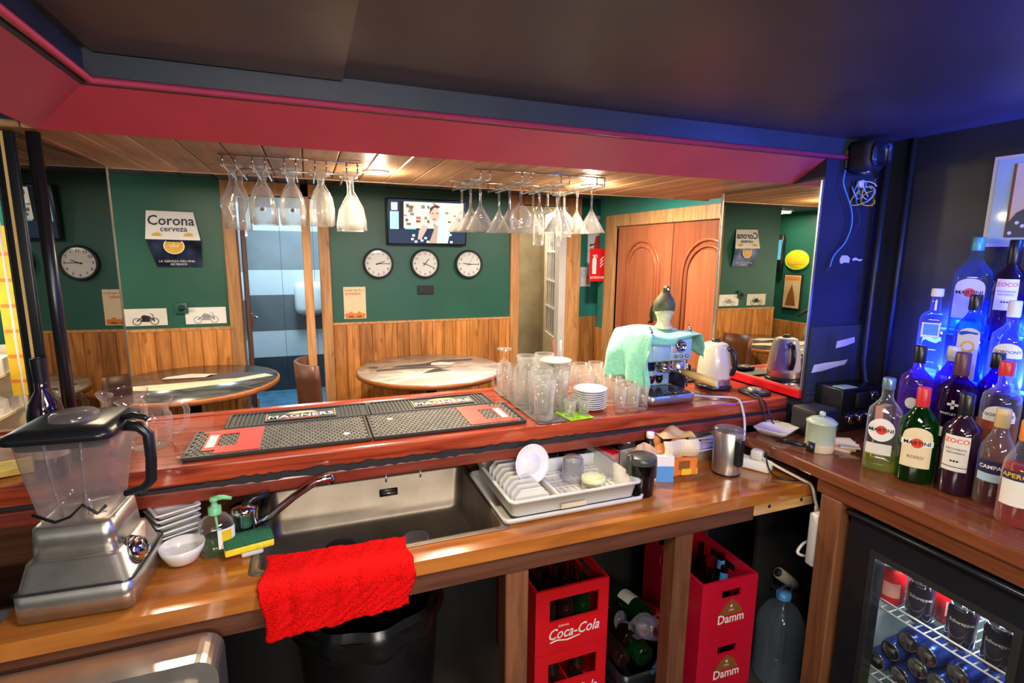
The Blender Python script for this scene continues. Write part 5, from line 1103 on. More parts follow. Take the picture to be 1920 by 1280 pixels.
def bottle(name, label, x, y, z, prof, mat, liquid=None, cap=None, labels=(), texts=(), turn=0, deco=()):
    """front of the bottle is local -y; prof rows are (r, z, squareness)"""
    k_ = {1.029: .972, 1.179: .951, 1.329: .939}.get(z, 1); z = {1.029: 1.045, 1.179: 1.2, 1.329: 1.346}.get(z, z); x, y = x * k_, y * k_
    t = thing(name, label, 'bottle', (x, y, z + .0008), face_cam(x, y) + turn); t.scale = (k_, k_, k_)
    MB().lathe(prof, 40).build('glass_body', mat, t)
    def rad(zz, a, off=.0006):
        for q0, q1 in zip(prof, prof[1:]):
            lo, hi = min(q0[1], q1[1]), max(q0[1], q1[1])
            if lo <= zz <= hi and hi > lo and q0[0] > .01:
                k = (zz - q0[1]) / (q1[1] - q0[1]); r = q0[0] + (q1[0] - q0[0]) * k
                p0 = q0[2] if len(q0) > 2 else 2; p1 = q1[2] if len(q1) > 2 else 2
                return srad(r, a, p0 + (p1 - p0) * k) + off
        return prof[2][0] + off
    if liquid:
        lv, lm = liquid; pr = [(max(0, q[0] - .003), max(q[1], .004), *(q[2:])) for q in prof if q[1] < lv and q[0] > .005]
        rl = rad(lv, 0) - .0036; pl2 = prof[2][2] if len(prof[2]) > 2 else 2
        MB().lathe([(0, .004)] + pr + [(pr[-1][0], lv, pl2), (0, lv)], 32).build('drink', lm, t)
    if cap:
        r, z0, z1, cm = cap; MB().lathe([(r, z0), (r * 1.05, z0 + .004), (r * 1.02, z1 - .003), (r * .9, z1), (0, z1)], 24).build('cap', cm, t)
    def onto(cu, cz, off): return lambda u, v: ((lambda a, zz: (rad(zz, a, off) * math.cos(a), rad(zz, a, off) * math.sin(a), zz))(-PI / 2 + (cu + u) / max(.02, prof[2][0]), cz + v))
    for shape, cu, cz, w, h, lm, off in labels:
        f = onto(cu, cz, off)
        if shape == 'rect': MB().grid(lambda u, v: f((u - .5) * w, (v - .5) * h), 16, 4).build('paper_label', lm, t)
        elif shape == 'disc':
            b = MB(); vs = [f(0, 0)]
            for k in (1, 2):
                vs += [f(w / 2 * k / 2 * math.cos(2 * PI * i / 24), h / 2 * k / 2 * math.sin(2 * PI * i / 24)) for i in range(24)]
            fs = [(0, 1 + i, 1 + (i + 1) % 24) for i in range(24)] + [(1 + i, 25 + i, 25 + (i + 1) % 24, 1 + (i + 1) % 24) for i in range(24)]
            b.add(vs, fs, True).build('paper_label', lm, t)
        elif shape == 'arch':
            def ar(u, v):
                top = h / 2 - (w * .5) * (1 - math.sqrt(max(0, 1 - (2 * u - 1) ** 2))) * .8
                return f((u - .5) * w, -h / 2 + (top + h / 2) * v)
            MB().grid(ar, 18, 6).build('paper_label', lm, t)
    for s, size, cu, cz, tm, kw in texts: lettering(t, s, size, onto(cu, cz, kw.pop('off', .0016)), tm, **kw)
    return t
MARTINI = [(0, .004, 3), (.040, .0, 4), (.044, .006, 4), (.044, .165, 4), (.042, .185, 3), (.020, .215, 2), (.0155, .225, 2), (.0145, .262, 2)]
ROSSO = [(0, .004, 2), (.042, .0, 2.6), (.0455, .006, 2.6), (.0455, .160, 2.6), (.043, .180, 2.4), (.022, .212, 2), (.016, .222, 2), (.0145, .262, 2)]
SQ = [(0, .004, 5), (.036, .0, 6), (.039, .005, 6), (.039, .205, 6), (.034, .222, 4), (.015, .236, 2), (.0135, .290, 2)]
TALL = [(0, .004), (.039, 0), (.043, .006), (.043, .180), (.040, .200), (.020, .232), (.0145, .245), (.0140, .290)]
ROUND = [(0, .004), (.040, 0), (.044, .006), (.044, .165), (.041, .188), (.018, .212), (.0145, .222), (.0145, .272)]
CAMP = [(0, .004), (.033, 0), (.037, .006), (.037, .135), (.034, .160), (.020, .190), (.0140, .212), (.0130, .255)]
K = lambda **k: dict(k)
mk('cap_steel_blue', (.16, .26, .36), .3, .4); mk('cap_teal', (.10, .42, .46), .35, .2); mk('cap_wood', (.62, .46, .20), .5); mk('cap_red', (.62, .03, .04), .35); mk('cap_plum', (.10, .03, .05), .4)
def martini_badge(t_texts, cz, s=1): return t_texts
bottle('liquor_bottle', 'clear vermouth bottle with round white label, pale yellow drink low inside', 1.632, 1.045, .95, MARTINI, 'clear_glass', (.055, 'yellow_liquid'), (.0165, .250, .285, 'cap_steel_blue'),
       [('disc', -.004, .130, .062, .072, 'white_print', .0008), ('disc', -.004, .130, .026, .028, 'red_print', .0013), ('rect', -.006, .070, .060, .034, 'paper', .0008)], [('MARTINI', .0145, -.004, .130, 'black_print', K(bold=.02, off=.002))], 0)
bottle('liquor_bottle', 'green vermouth bottle with red cap and beige arched label', 1.640, .950, .95, ROSSO, 'green_bottle', (.110, 'wine_glass_dark'), (.0165, .222, .278, 'cap_red'),
       [('arch', 0, .108, .070, .118, 'cream_label', .0008), ('disc', 0, .122, .028, .028, 'red_print', .0014), ('rect', 0, .122, .076, .017, 'white_print', .0011)],
       [('MARTINI', .0155, 0, .122, 'black_print', K(bold=.02, off=.002)), ('ROSSO', .012, 0, .080, 'brown_print', K(bold=.01))])
mk('zoco_dark', (.020, .006, .018), .08, noise=.1, coat=.6)
bottle('liquor_bottle', 'dark liqueur bottle with cream label in the front row', 1.663, .855, .95, ROUND, 'zoco_dark', None, (.0165, .222, .282, 'black_plastic'),
       [('rect', -.008, .120, .058, .100, 'paper', .0008), ('rect', -.008, .082, .058, .002, 'black_print', .0012)],
       [('ZOCO', .018, -.008, .155, 'red_print', K(bold=.01)), ('PACHARAN', .0085, -.008, .132, 'black_print', K()), ('NAVARRO', .0085, -.008, .122, 'black_print', K()), ('...', .030, -.008, .106, 'black_print', K(bold=.03))])
bottle('liquor_bottle', 'clear bottle of crimson bitter with pale gold cap and dark label', 1.671, .775, .95, CAMP, 'clear_glass', (.095, 'campari_glass'), (.0155, .212, .262, 'cap_wood'),
       [('rect', -.004, .108, .070, .034, 'navy_print', .0008), ('rect', -.004, .080, .066, .022, 'sky_blue', .0008)], [('CAMPARI', .0140, -.004, .108, 'white_print', K(bold=.02))])
bottle('liquor_bottle', 'bright orange-red aperitif bottle at the right picture edge', 1.604, .690, .95, CAMP, 'clear_glass', (.150, 'aperol_glass'), (.0155, .212, .262, 'orange_print'),
       [('rect', -.006, .095, .062, .085, 'paper', .0008), ('rect', -.006, .128, .064, .022, 'navy_print', .0013)], [('APEROL', .0165, -.006, .128, 'gold_print', K(bold=.02, off=.0018))])
bottle('liquor_bottle', 'violet gin bottle with black cap and round silver emblem', 1.808, 1.075, 1.029, ROUND, 'violet_glass', (.150, 'violet_glass'), (.0165, .235, .290, 'black_plastic'),
       [('disc', -.006, .110, .034, .036, 'grey_plastic', .0008)], [('Puerto de Indias', .0125, -.004, .060, 'white_print', K())])
bottle('liquor_bottle', 'wide purple gin bottle with plum cap and white lettering', 1.806, .955, 1.029, [(q[0] * 1.06, *q[1:]) for q in ROUND], 'purple_glass', (.185, 'purple_glass'), (.0185, .222, .290, 'cap_plum'),
       [('rect', -.004, .050, .070, .030, 'paper', .0008)], [('WHITLEY NEILL', .0098, -.004, .108, 'white_print', K(bold=.01)), ('+', .05, -.008, .135, 'white_print', K(bold=.03))])
bottle('liquor_bottle', 'gin bottle with red cap, orange drink and white oval label', 1.806, .848, 1.029, ROUND, 'clear_glass', (.130, 'orange_liquor'), (.0165, .245, .285, 'cap_red'),
       [('arch', 0, .140, .075, .045, 'white_print', .0008)], [("GORDON'S", .0125, 0, .136, 'black_print', K(bold=.01))])
bottle('liquor_bottle', 'dark magenta bottle half hidden behind the purple gin', 1.866, .900, 1.029, [(q[0] * .9, *q[1:]) for q in TALL], 'purple_glass', (.14, 'campari_glass'), (.016, .25, .295, 'black_plastic'), [('rect', 0, .09, .06, .03, 'pink_plastic', .0008)])
bottle('liquor_bottle', 'pale violet bottle half hidden between the two purple gins', 1.866, 1.015, 1.029, [(q[0] * .9, *q[1:]) for q in TALL], 'violet_glass', (.12, 'violet_glass'), (.016, .25, .295, 'grey_plastic'))
bottle('liquor_bottle', 'square clear gin bottle lit blue, with small blue square label', 2.005, 1.165, 1.179, SQ, 'clear_blue', (.17, 'clear_blue'), (.017, .285, .312, 'white_print'),
       [('rect', -.004, .172, .044, .050, 'white_print', .0008), ('rect', -.004, .174, .036, .038, 'blue_print', .0012), ('rect', 0, .255, .016, .034, 'white_print', .0008)])
bottle('liquor_bottle', 'bright blue gin bottle with silver arched label and round emblem', 2.005, 1.050, 1.179, [(q[0], *q[1:2], 4 if q[1] < .19 else 2) for q in TALL], 'blue_glass', (.16, 'blue_glass'), (.0165, .250, .300, 'black_plastic'),
       [('arch', -.004, .110, .050, .170, 'grey_plastic', .0008), ('disc', -.004, .135, .034, .038, 'gold_print', .0013), ('disc', -.004, .135, .022, .025, 'grey_plastic', .0017)])
bottle('liquor_bottle', 'clear gin bottle coloured as lit blue, with pale oval label, upper right', 2.000, .945, 1.179, ROUND, 'clear_blue', (.12, 'clear_blue'), (.016, .24, .29, 'white_print'),
       [('arch', 0, .140, .075, .045, 'white_print', .0008)], [("GORDON'S", .0125, 0, .136, 'navy_print', K(bold=.01))])
BIG = [(q[0] * 1.16, q[1] * 1.18, *q[2:]) for q in MARTINI]
bottle('liquor_bottle', 'tall vermouth bottle with teal cap on the top step', 2.130, 1.135, 1.329, BIG, 'clear_blue', (.12, 'blue_glass'), (.018, .29, .335, 'cap_teal'),
       [('arch', -.004, .130, .072, .135, 'grey_plastic', .0008), ('disc', -.004, .150, .030, .030, 'red_print', .0013)], [('MARTINI', .0165, -.004, .150, 'black_print', K(bold=.02, off=.002))])
bottle('liquor_bottle', 'dark liqueur bottle with white label on the top step', 2.130, 1.030, 1.329, [(q[0], q[1] * 1.12, *q[2:]) for q in ROUND], 'zoco_dark', None, (.0165, .25, .325, 'black_plastic'),
       [('rect', -.006, .150, .058, .100, 'white_print', .0008)], [('ZOCO', .018, -.006, .182, 'red_print', K(bold=.01)), ('PACHARAN', .0085, -.006, .160, 'black_print', K()), ('NAVARRO', .0085, -.006, .150, 'black_print', K()), ('...', .030, -.006, .134, 'black_print', K(bold=.03))])
bottle('liquor_bottle', 'blue-lit bottle at the picture edge on the top step', 2.130, .925, 1.329, TALL, 'clear_blue', (.15, 'blue_glass'), (.016, .25, .3, 'black_plastic'))
t = thing('small_carton', 'small pink and tan carton behind the clear vermouth bottle', 'box', (1.765, 1.135, .9505), math.radians(10)); MB().box(-.03, .03, -.012, .012, 0, .16).build('carton', 'cardboard', t); MB().box(-.031, -.03, -.012, .012, .10, .16).build('pink_panel', 'pink_plastic', t)
# small things at the far end of the back bar
gj = thing('sugar_pot', 'sage green lidded pot with cream base on the back bar', 'pot', (1.585, 1.215, .9505))
MB().lathe([(.042, 0), (.044, .003), (.044, .028)], 32).build('cream_base', 'cream', gj); MB().lathe([(.044, .028), (.0445, .095), (.047, .098)], 32).build('pot_body', 'sage', gj); MB().lathe([(.047, .097), (.047, .101), (.034, .111), (.010, .117)], 32).build('lid', 'sage', gj); MB().lathe([(.005, .115), (.010, .122), (.009, .132), (0, .136)], 18).build('lid_knob', 'sage', gj); MB().lathe([(0, .003), (.043, .003)], 32).build('pot_floor', 'cream', gj)
t = thing('white_dish', 'flat square white dish on the back bar beside the sugar pot', 'dish', (1.585, 1.39, .9505), math.radians(20)); loft([(rr_loop(-.055, .055, -.045, .045, .012), .0), (rr_loop(-.072, .072, -.058, .058, .014), .022), (rr_loop(-.074, .074, -.060, .060, .014), .026), (rr_loop(-.070, .070, -.056, .056, .014), .025)], 'both').build('dish_body', 'ceramic', t)
t = thing('coffee_tamper', 'black coffee tamper lying in front of the sugar pot', 'tamper', (1.535, 1.225, .968), math.radians(-62)); MB().tube([(-.075, 0, 0), (-.06, 0, 0), (-.03, 0, 0), (.0, 0, 0)], [.006, .009, .009, .007], 12).build('tamper_handle', 'black_plastic', t); MB().tube([(.0, 0, 0), (.004, 0, 0), (.028, 0, 0)], [.010, .017, .017], 16).build('tamper_head', 'black_plastic', t)
t = thing('napkin_bundle', 'folded white and red napkins behind the sugar pot', 'napkins', (1.69, 1.20, .9505), math.radians(20))
for k in range(3): o = MB().box(-.05, .05, -.03, .03, 0, .006).build('napkin', ['white_print', 'pink_plastic', 'paper'][k], t); o.location = (0, 0, k * .0065); o.rotation_euler.z = k * .3
dv = thing('sound_controller', 'dark box with round chrome knobs standing against the blue-lit pillar', 'device', (1.905, 1.365, .9505))
MB().rbox(-.10, .115, -.05, .06, 0, .165, .006, 2).build('casing', 'black_plastic', dv)
for x, z in ((.06, .13), (-.05, .05), (.005, .05), (.06, .05)): o = MB().lathe([(.020, 0), (.020, .012), (.016, .016), (0, .016)], 20).build('knob', 'chrome', dv); o.location = (x, -.05, z); o.rotation_euler = (PI / 2, 0, 0)
MB().rbox(-.035, .03, -.064, -.05, .09, .15, .004, 1).build('switch_block', 'black_matte', dv); MB().box(-.09, -.02, -.048, .0, .1655, .168).build('card', 'sky_blue', dv)
t = thing('black_box', 'plain dark box beside the mirror foot on the back bar', 'box', (1.715, 1.345, .9505)); MB().rbox(-.06, .06, -.05, .05, 0, .10, .005, 2).build('casing', 'black_matte', t); MB().rbox(-.061, .061, -.051, .051, .085, .089, .001, 1, False).build('seam', 'black_plastic', t)
# pillar front: speaker, wires, chipped paint, torn stickers, pipe
sk_ = thing('wall_speaker', 'rounded black speaker hung at the top of the blue-lit pillar', 'speaker', (1.865, 1.436, 1.885))
MB().rbox(-.030, .070, -.095, -.004, .010, .120, .028, 4).build('cabinet', 'black_matte', sk_); MB().rbox(-.018, .058, -.099, -.090, .025, .105, .022, 3).build('grille', 'black_plastic', sk_); MB().box(-.02, .03, -.006, 0, .03, .09).build('bracket', 'steel', sk_); MB().rbox(-.01, .03, -.08, -.05, .002, .012, .003, 1).build('chrome_badge', 'chrome', sk_)
jb = thing('junction_box', 'open wall box with tangled wires on the blue-lit pillar', 'junction box', (1.938, 1.441, 1.787))
MB().box(-.045, .075, -.003, 0, 0, .085).build('box_opening', 'black_matte', jb); MB().box(.073, .078, -.006, 0, -.004, .10).build('box_edge', 'steel', jb)
random.seed(14)
for k in range(9):
    x = random.uniform(-.03, .06); r = random.uniform(.02, .04); z = random.uniform(.02, .07); ph = random.random() * 3
    pts = [(x + r * math.cos(ph + a * .42) * 1.1, -.012 - .012 * math.sin(a * .7 + k), z + r * math.sin(ph + a * .42)) for a in range(13)]
    MB().tube(pts, .0022, 6).build('wire', random.choice(['blue_wire', 'white_cable', 'sky_blue', 'yellow_print', 'slate']), jb)
MB().rbox(-.03, -.005, -.024, -.006, .06, .085, .003, 1).build('connector', 'white_print', jb)
def wire(label, pts, r, mat): return cable('loose_wire', label, pts, r, mat)
wire('long blue wire dangling down the blue-lit pillar', [(1.832, 1.423, 1.905), (1.823, 1.418, 1.858), (1.846, 1.414, 1.812), (1.883, 1.418, 1.757), (1.888, 1.418, 1.702), (1.864, 1.418, 1.646), (1.823, 1.423, 1.600), (1.811, 1.426, 1.558)], .0026, 'blue_wire')
wire('thin pale wire dangling beside the blue one', [(1.911, 1.423, 1.775), (1.929, 1.418, 1.729), (1.892, 1.418, 1.665), (1.832, 1.423, 1.609), (1.795, 1.426, 1.535)], .0014, 'slate')
PIL = bpy.data.objects['wall_pillar']
for pts in ([(1.878, 1.586), (1.888, 1.600), (1.915, 1.600), (1.931, 1.591), (1.929, 1.572), (1.901, 1.574), (1.892, 1.568), (1.881, 1.572)], [(1.943, 1.586), (1.961, 1.593), (1.980, 1.586), (2.003, 1.587), (1.989, 1.578), (1.966, 1.583), (1.952, 1.580)]): MB().prism(pts, 1.4405, 1.4425, 'y').build('paint_chip', 'paper', PIL)
for pts in ([(1.897, 1.245), (1.901, 1.272), (1.938, 1.277), (1.994, 1.284), (1.998, 1.263), (1.948, 1.251)], [(1.781, 1.155), (1.791, 1.185), (1.846, 1.190), (1.920, 1.192), (1.971, 1.196), (1.957, 1.177), (1.892, 1.168), (1.837, 1.159)]): MB().prism(pts, 1.4300, 1.4315, 'y').build('torn_sticker', 'paper', PIL)
MB().box(1.763, 2.049, 1.4315, 1.4422, .951, 1.332).build('lower_board', 'navy_paint', PIL); MB().box(1.763, 2.03, 1.42, 1.4325, 1.075, 1.081).build('ledge', 'navy_paint', PIL)
tag(MB().tube([(2.017, 1.400, 2.014), (2.017, 1.400, 1.4), (2.017, 1.398, 1.19), (2.021, 1.386, 1.12), (2.027, 1.35, 1.06), (2.03, 1.29, 1.03), (2.03, 1.235, 1.015)], .0115, 14).build('wall_pipe', 'wall_black'), 'dark painted pipe running down the wall corner', 'pipe')
tag(MB().tube([(2.040, 1.33, 2.014), (2.040, 1.33, .952)], .009, 10).build('wall_pipe', 'wall_black'), 'thinner dark conduit on the right wall beside the pipe', 'pipe')
fp = thing('framed_poster', 'white framed poster with a dark bottle on the right wall', 'poster', (2.0495, .905, 1.632)); fp.scale = (.923, .923, .923)
MB().box(-.014, 0, -.185, .185, 0, .30).build('frame', 'white_paint', fp); MB().box(-.0155, -.014, -.172, .172, .012, .288).build('mount', 'sky_blue', fp); MB().box(-.0165, -.0155, -.130, .125, .03, .27).build('print', 'cream_label', fp); MB().box(-.0168, -.0165, .117, .125, .03, .27).build('print_edge', 'brown_print', fp)
MB().poly([(-.0172, .12, .03), (-.0172, -.02, .03), (-.0172, -.04, .22), (-.0172, -.01, .26), (-.0172, .02, .20), (-.0172, .05, .14), (-.0172, .10, .11), (-.0172, .125, .07)]).build('bottle_print', 'slate', fp)
for k in range(9): MB().disc((-.0176, .11 - k * .016, .045 + (k * 7 % 4) * .011), .006, 10, 'x').build('dot_print', 'white_print', fp)
lettering(fp, 'BOTA', .035, on_x(.05, .25, -.0174), 'brown_print')
# ---- glass-door fridge under the back bar
fg = thing('bar_fridge', 'black glass-door fridge full of cans under the back bar', 'fridge', (1.50, .77, 0))
for nm, a in (('side_panel', (.05, .535, .235, .25, .05, .83)), ('side_panel', (.05, .535, -.25, -.235, .05, .83)), ('top_panel', (.05, .535, -.235, .235, .80, .83)), ('bottom_panel', (.05, .535, -.235, .235, .05, .12)), ('rear_panel', (.520, .535, -.235, .235, .12, .80))): MB().box(*a).build(nm, 'black_plastic', fg)
mk('liner', (.62, .72, .74), .4, noise=.03)
for a in ((.055, .515, .228, .234, .12, .80), (.055, .515, -.234, -.228, .12, .80), (.513, .519, -.228, .228, .12, .80)): MB().box(*a).build('liner', 'liner', fg)
v, f = slab_hole(-.25, .25, .055, .832, 0, .045, -.165, .165, .14, .735); MB().add([(c, a, b) for a, b, c in v], f).build('door_frame', 'black_plastic', fg)
v, f = slab_hole(-.18, .18, .125, .75, -.003, .0, -.163, .163, .142, .733); MB().add([(c, a, b) for a, b, c in v], f).build('door_gasket', 'black_matte', fg)
MB().box(.018, .022, -.165, .165, .14, .735).build('pane', 'window_glass', fg); MB().rbox(-.022, .0, -.25, .25, .832, .846, .004, 1).build('top_grip', 'black_plastic', fg)
for z in (.555, .325):
    for k in range(19): MB().tube([(.06, -.215 + k * .024, z), (.505, -.215 + k * .024, z)], .0022, 5).build('shelf_wire', 'white_print', fg)
    for x, dz in ((.06, 0), (.06, .028), (.30, -.003), (.50, 0)): MB().tube([(x, -.222, z + dz), (x, .222, z + dz)], .003, 6).build('shelf_rail', 'white_print', fg)
def can(name, label, mat, band, group, txt=None):
    t = thing(name, label, 'can', (0, 0, 0), 0, group)
    MB().lathe([(0, .004), (.022, .002), (.026, .0), (.033, .010), (.033, .104), (.027, .116)], 24).build('can_body', mat, t); MB().lathe([(.027, .115), (.0275, .118), (.024, .115), (0, .115)], 24).build('can_lid', 'chrome', t)
    MB().rbox(-.004, .006, -.010, .008, .1155, .1170, .0005, 1).build('pull_tab', 'steel', t)
    if band: MB().lathe([(.0334, .03), (.0334, .075)], 10, a0=-PI / 2 - .7, a1=-PI / 2 + .7).build('printed_panel', band, t)
    if txt: lettering(t, txt, .013, lambda u, v: (.0338 * math.cos(-PI / 2 + u / .033), .0338 * math.sin(-PI / 2 + u / .033), .08 + v), 'white_print', bold=.01)
    return t
zc = .5605
c1 = can('drink_can', 'red cola can at the left of the upper fridge shelf', 'red_plastic', 'pink_plastic', 'upright cans in the fridge'); c2 = can('drink_can', 'dark can beside the red one on the upper fridge shelf', 'zoco_dark', None, 'upright cans in the fridge', 'Schweppes'); index_kids()
c1.location = (1.61, .945, zc); c1.rotation_euler.z = face_cam(1.61, .945); c2.location = (1.605, .862, zc); c2.rotation_euler.z = face_cam(1.6, .86)
dup(c1, (1.675, .83, zc), (0, 0, face_cam(1.68, .83) + .6), 'red cola can behind the dark cans on the upper fridge shelf')
dup(c2, (1.60, .755, zc), (0, 0, face_cam(1.6, .75)), 'dark can in the middle of the upper fridge shelf'); dup(c2, (1.60, .672, zc), (0, 0, face_cam(1.6, .67)), 'dark can right of the middle on the upper fridge shelf'); dup(c2, (1.60, .595, zc), (0, 0, face_cam(1.6, .6)), 'dark can at the right of the upper fridge shelf'); dup(c2, (1.68, .90, zc), (0, 0, .3), 'dark can in the back row behind the red can')
mk('can_blue', (.02, .05, .30), .25, .5, noise=.4, scale=30); mk('can_lime', (.55, .62, .05), .3, .4)
ROWN = ['bottom', 'middle', 'top']; NTH = ['leftmost', 'second from left', 'third from left', 'fourth from left', 'fifth from left', 'sixth from left']
b0_ = can('lying_can', 'blue can end on the lower fridge shelf, bottom row, leftmost', 'can_blue', None, 'blue cans lying in the fridge'); index_kids()
b0_.rotation_euler = (0, -PI / 2, 0); b0_.location = (1.70, .945, .3625)
for j in range(3):
    for i in range(6 - j):
        if i == 0 and j == 0: continue
        dup(b0_, (1.70 + .004 * ((i * 7 + j) % 3), .945 - i * .0685 - j * .034, .3625 + j * .0595), (0, -PI / 2, .05 * ((i + j) % 3 - 1)), 'blue can end on the lower fridge shelf, ' + ROWN[j] + ' row, ' + NTH[i])
y0_ = can('lying_can', 'lime can end on the fridge floor, bottom row, leftmost', 'can_lime', None, 'lime cans lying in the fridge'); index_kids(); y0_.rotation_euler = (0, -PI / 2, 0); y0_.location = (1.70, .945, .1545)
for j in range(2):
    for i in range(6 - j):
        if i or j: dup(y0_, (1.70, .945 - i * .0685 - j * .034, .1545 + j * .0595), (0, -PI / 2, 0), 'lime can end on the fridge floor, ' + ROWN[j] + ' row, ' + NTH[i])
# ---- crates under the counter
def wall_hole(x0, x1, z0, z1, y0, y1, hx0, hx1, hz0, hz1):
    v, f = slab_hole(x0, x1, z0, z1, y0, y1, hx0, hx1, hz0, hz1); return MB().add([(a, c, b) for a, b, c in v], f)
def crate(name, label, group, x, y, z, w, d, h, mat, win, rz=0):
    t = thing(name, label, 'crate', (x, y, z), rz, group); th = .010
    wall_hole(-w, w, 0, h, -d, -d + th, *win).build('front_wall', mat, t)
    wall_hole(-w, w, 0, h, d - th, d, -.06, .06, h * .72, h * .86).build('rear_wall', mat, t)
    for s in (-1, 1):
        v, f = slab_hole(-d + th, d - th, 0, h, 0, th, -.075, .075, h * .70, h * .86); MB().add([((w - th + c) if s > 0 else (-w + c), a, b) for a, b, c in v], f).build('side_wall', mat, t)
    MB().box(-w + th, w - th, -d + th, d - th, 0, .010).build('crate_floor', mat, t)
    for k in (-1, 0, 1): MB().box(k * w * .48 - .002, k * w * .48 + .002, -d + th, d - th, .010, h * .42).build('partition', mat, t)
    return t
for k in range(2):
    t = crate('bottle_crate', ['lower red cola crate under the counter', 'upper red cola crate under the counter, white script on front'][k], 'cola crates', .790, 1.635, .002 + k * .243, .140, .19, .240, 'red_plastic', (-.088, .100, .115, .200))
    lettering(t, 'Coca-Cola', .056, lambda u, v: (u + .005, -.1908, v + .068), 'white_print', bold=.012, shear=.3, sx=.82)
    MB().tube([(-.085, -.1908, .040), (-.06, -.1908, .046), (-.02, -.1908, .038), (.03, -.1908, .046)], .0025, 5).build('swash', 'white_print', t); lettering(t, 'disfruta', .014, lambda u, v: (u - .035, -.1908, v + .098), 'white_print')
for k in range(2):
    t = crate('bottle_crate', ['lower crimson beer crate under the counter', 'upper crimson beer crate under the counter, gold peak on front'][k], 'beer crates', 1.364, 1.50, .002 + k * .226, .122, .18, .224, 'crimson_plastic', (-.035, .050, .150, .185), math.radians(-2))
    MB().poly([(-.045, -.1808, .085), (.065, -.1808, .085), (.045, -.1808, .120), (.010, -.1808, .148), (-.020, -.1808, .125)]).build('gold_peak', 'brown_print', t)
    lettering(t, 'Damm', .050, lambda u, v: (u + .012, -.1812, v + .070), 'white_print', bold=.018, sx=.88); lettering(t, '1876', .012, lambda u, v: (u + .010, -.1812, v + .103), 'white_print')
    MB().poly([(.010 + (.008 if i % 2 == 0 else .0035) * math.sin(i * PI / 5), -.1812, .120 + (.008 if i % 2 == 0 else .0035) * math.cos(i * PI / 5)) for i in range(10)]).build('star', 'white_print', t)
BEER = [(0, .003), (.026, 0), (.029, .005), (.029, .115), (.026, .135), (.014, .165), (.0125, .205), (.014, .212), (.012, .218)]
def beer(label, mat, neck, group):
    t = thing('beer_bottle', label, 'bottle', (0, 0, 0), 0, group)
    MB().lathe(BEER, 20).build('bottle_body', mat, t)
    if neck: MB().lathe([(.0160, .160), (.0138, .195)], 20).build('neck_label', neck, t)
    return t
bA = beer('empty brown bottle in the upper crimson crate, front row, left', 'brown_bottle', None, 'bottles in the crimson crate'); bB = beer('brown bottle with blue neck label in the crimson crate', 'brown_bottle', 'blue_print', 'bottles in the crimson crate')
bC = beer('clear cola bottle in the upper red crate, front row, left', 'cola_glass', None, 'bottles in the red crate'); bD = beer('green bottle with bright green neck label in the red crate', 'green_bottle', 'lime', 'bottles in the red crate'); index_kids()
bA.location = (1.276, 1.40, .2385); bB.location = (1.391, 1.39, .2385); dup(bB, (1.441, 1.46, .2385), label='brown bottle with blue neck label further back in the crimson crate'); [dup(bA, (x, y, .2385), None, 'empty brown bottle in the upper crimson crate, ' + w) for x, y, w in ((1.334, 1.395, 'front row, second'), (1.27, 1.49, 'second row, left'), (1.36, 1.47, 'second row, middle'), (1.42, 1.55, 'third row, right'), (1.28, 1.58, 'third row, left'), (1.35, 1.58, 'third row, middle'))]
bC.location = (.72, 1.50, .2555); bD.location = (.855, 1.50, .2555)
for x, y, w in ((.79, 1.50, 'front row, middle'), (.72, 1.59, 'second row, left'), (.79, 1.59, 'second row, middle'), (.86, 1.59, 'second row, right'), (.72, 1.69, 'third row, left'), (.79, 1.69, 'third row, middle'), (.86, 1.69, 'third row, right')): dup(bC, (x, y, .2555), None, 'clear cola bottle in the upper red crate, ' + w)
dup(bC, (.74, 1.50, .0125), label='clear cola bottle in the lower red crate, front left'); dup(bC, (.84, 1.50, .0125), label='clear cola bottle in the lower red crate, front right'); dup(bC, (.74, 1.61, .0125), label='clear cola bottle in the lower red crate, further back'); dup(bA, (1.30, 1.42, .0125), label='empty brown bottle in the lower crimson crate, left'); dup(bA, (1.38, 1.42, .0125), label='empty brown bottle in the lower crimson crate, right')
# heap of empties in a low black tub between the crates
tb_ = thing('plastic_tub', 'low black tub of empties between the crates', 'tub', (1.085, 1.56, .001)); loft([(rr_loop(-.115, .115, -.17, .17, .03), 0), (rr_loop(-.125, .125, -.18, .18, .03), .12), (rr_loop(-.120, .120, -.175, .175, .03), .12), (rr_loop(-.11, .11, -.165, .165, .03), .008)], 'both').build('tub_body', 'black_plastic', tb_)
def lay(src, loc, rot, lab): c = dup(src, loc, rot, lab, 'empties heaped in the tub'); return c
eG = thing('wine_bottle', 'big green wine bottle lying base outward in the tub', 'bottle', (0, 0, 0), 0, 'empties heaped in the tub'); MB().lathe([(0, .02), (.030, .0), (.038, .006), (.038, .17), (.030, .20), (.015, .225), (.014, .285)], 28).build('bottle_body', 'green_bottle', eG); MB().lathe([(.0385, .06), (.0385, .13)], 14, a0=.3, a1=2.6).build('paper_label', 'paper', eG); MB().lathe([(.0150, .235), (.0148, .27)], 16).build('foil', 'orange_print', eG); index_kids()
eG.location = (1.068, 1.40, .158); eG.rotation_euler = (math.radians(-86), 0, math.radians(2))
lay(eG, (1.115, 1.69, .222), (math.radians(84), 0, math.radians(6)), 'green wine bottle with orange foil pointing forward in the tub'); lay(bA, (1.150, 1.405, .150), (math.radians(-86), 0, math.radians(-6)), 'brown bottle lying with its dark base outward in the tub'); lay(bA, (1.025, 1.44, .214), (math.radians(-84), 0, math.radians(8)), 'brown bottle on top of the heap in the tub'); lay(bC, (.990, 1.42, .152), (math.radians(-84), 0, math.radians(4)), 'small clear bottle lying at the left of the tub')
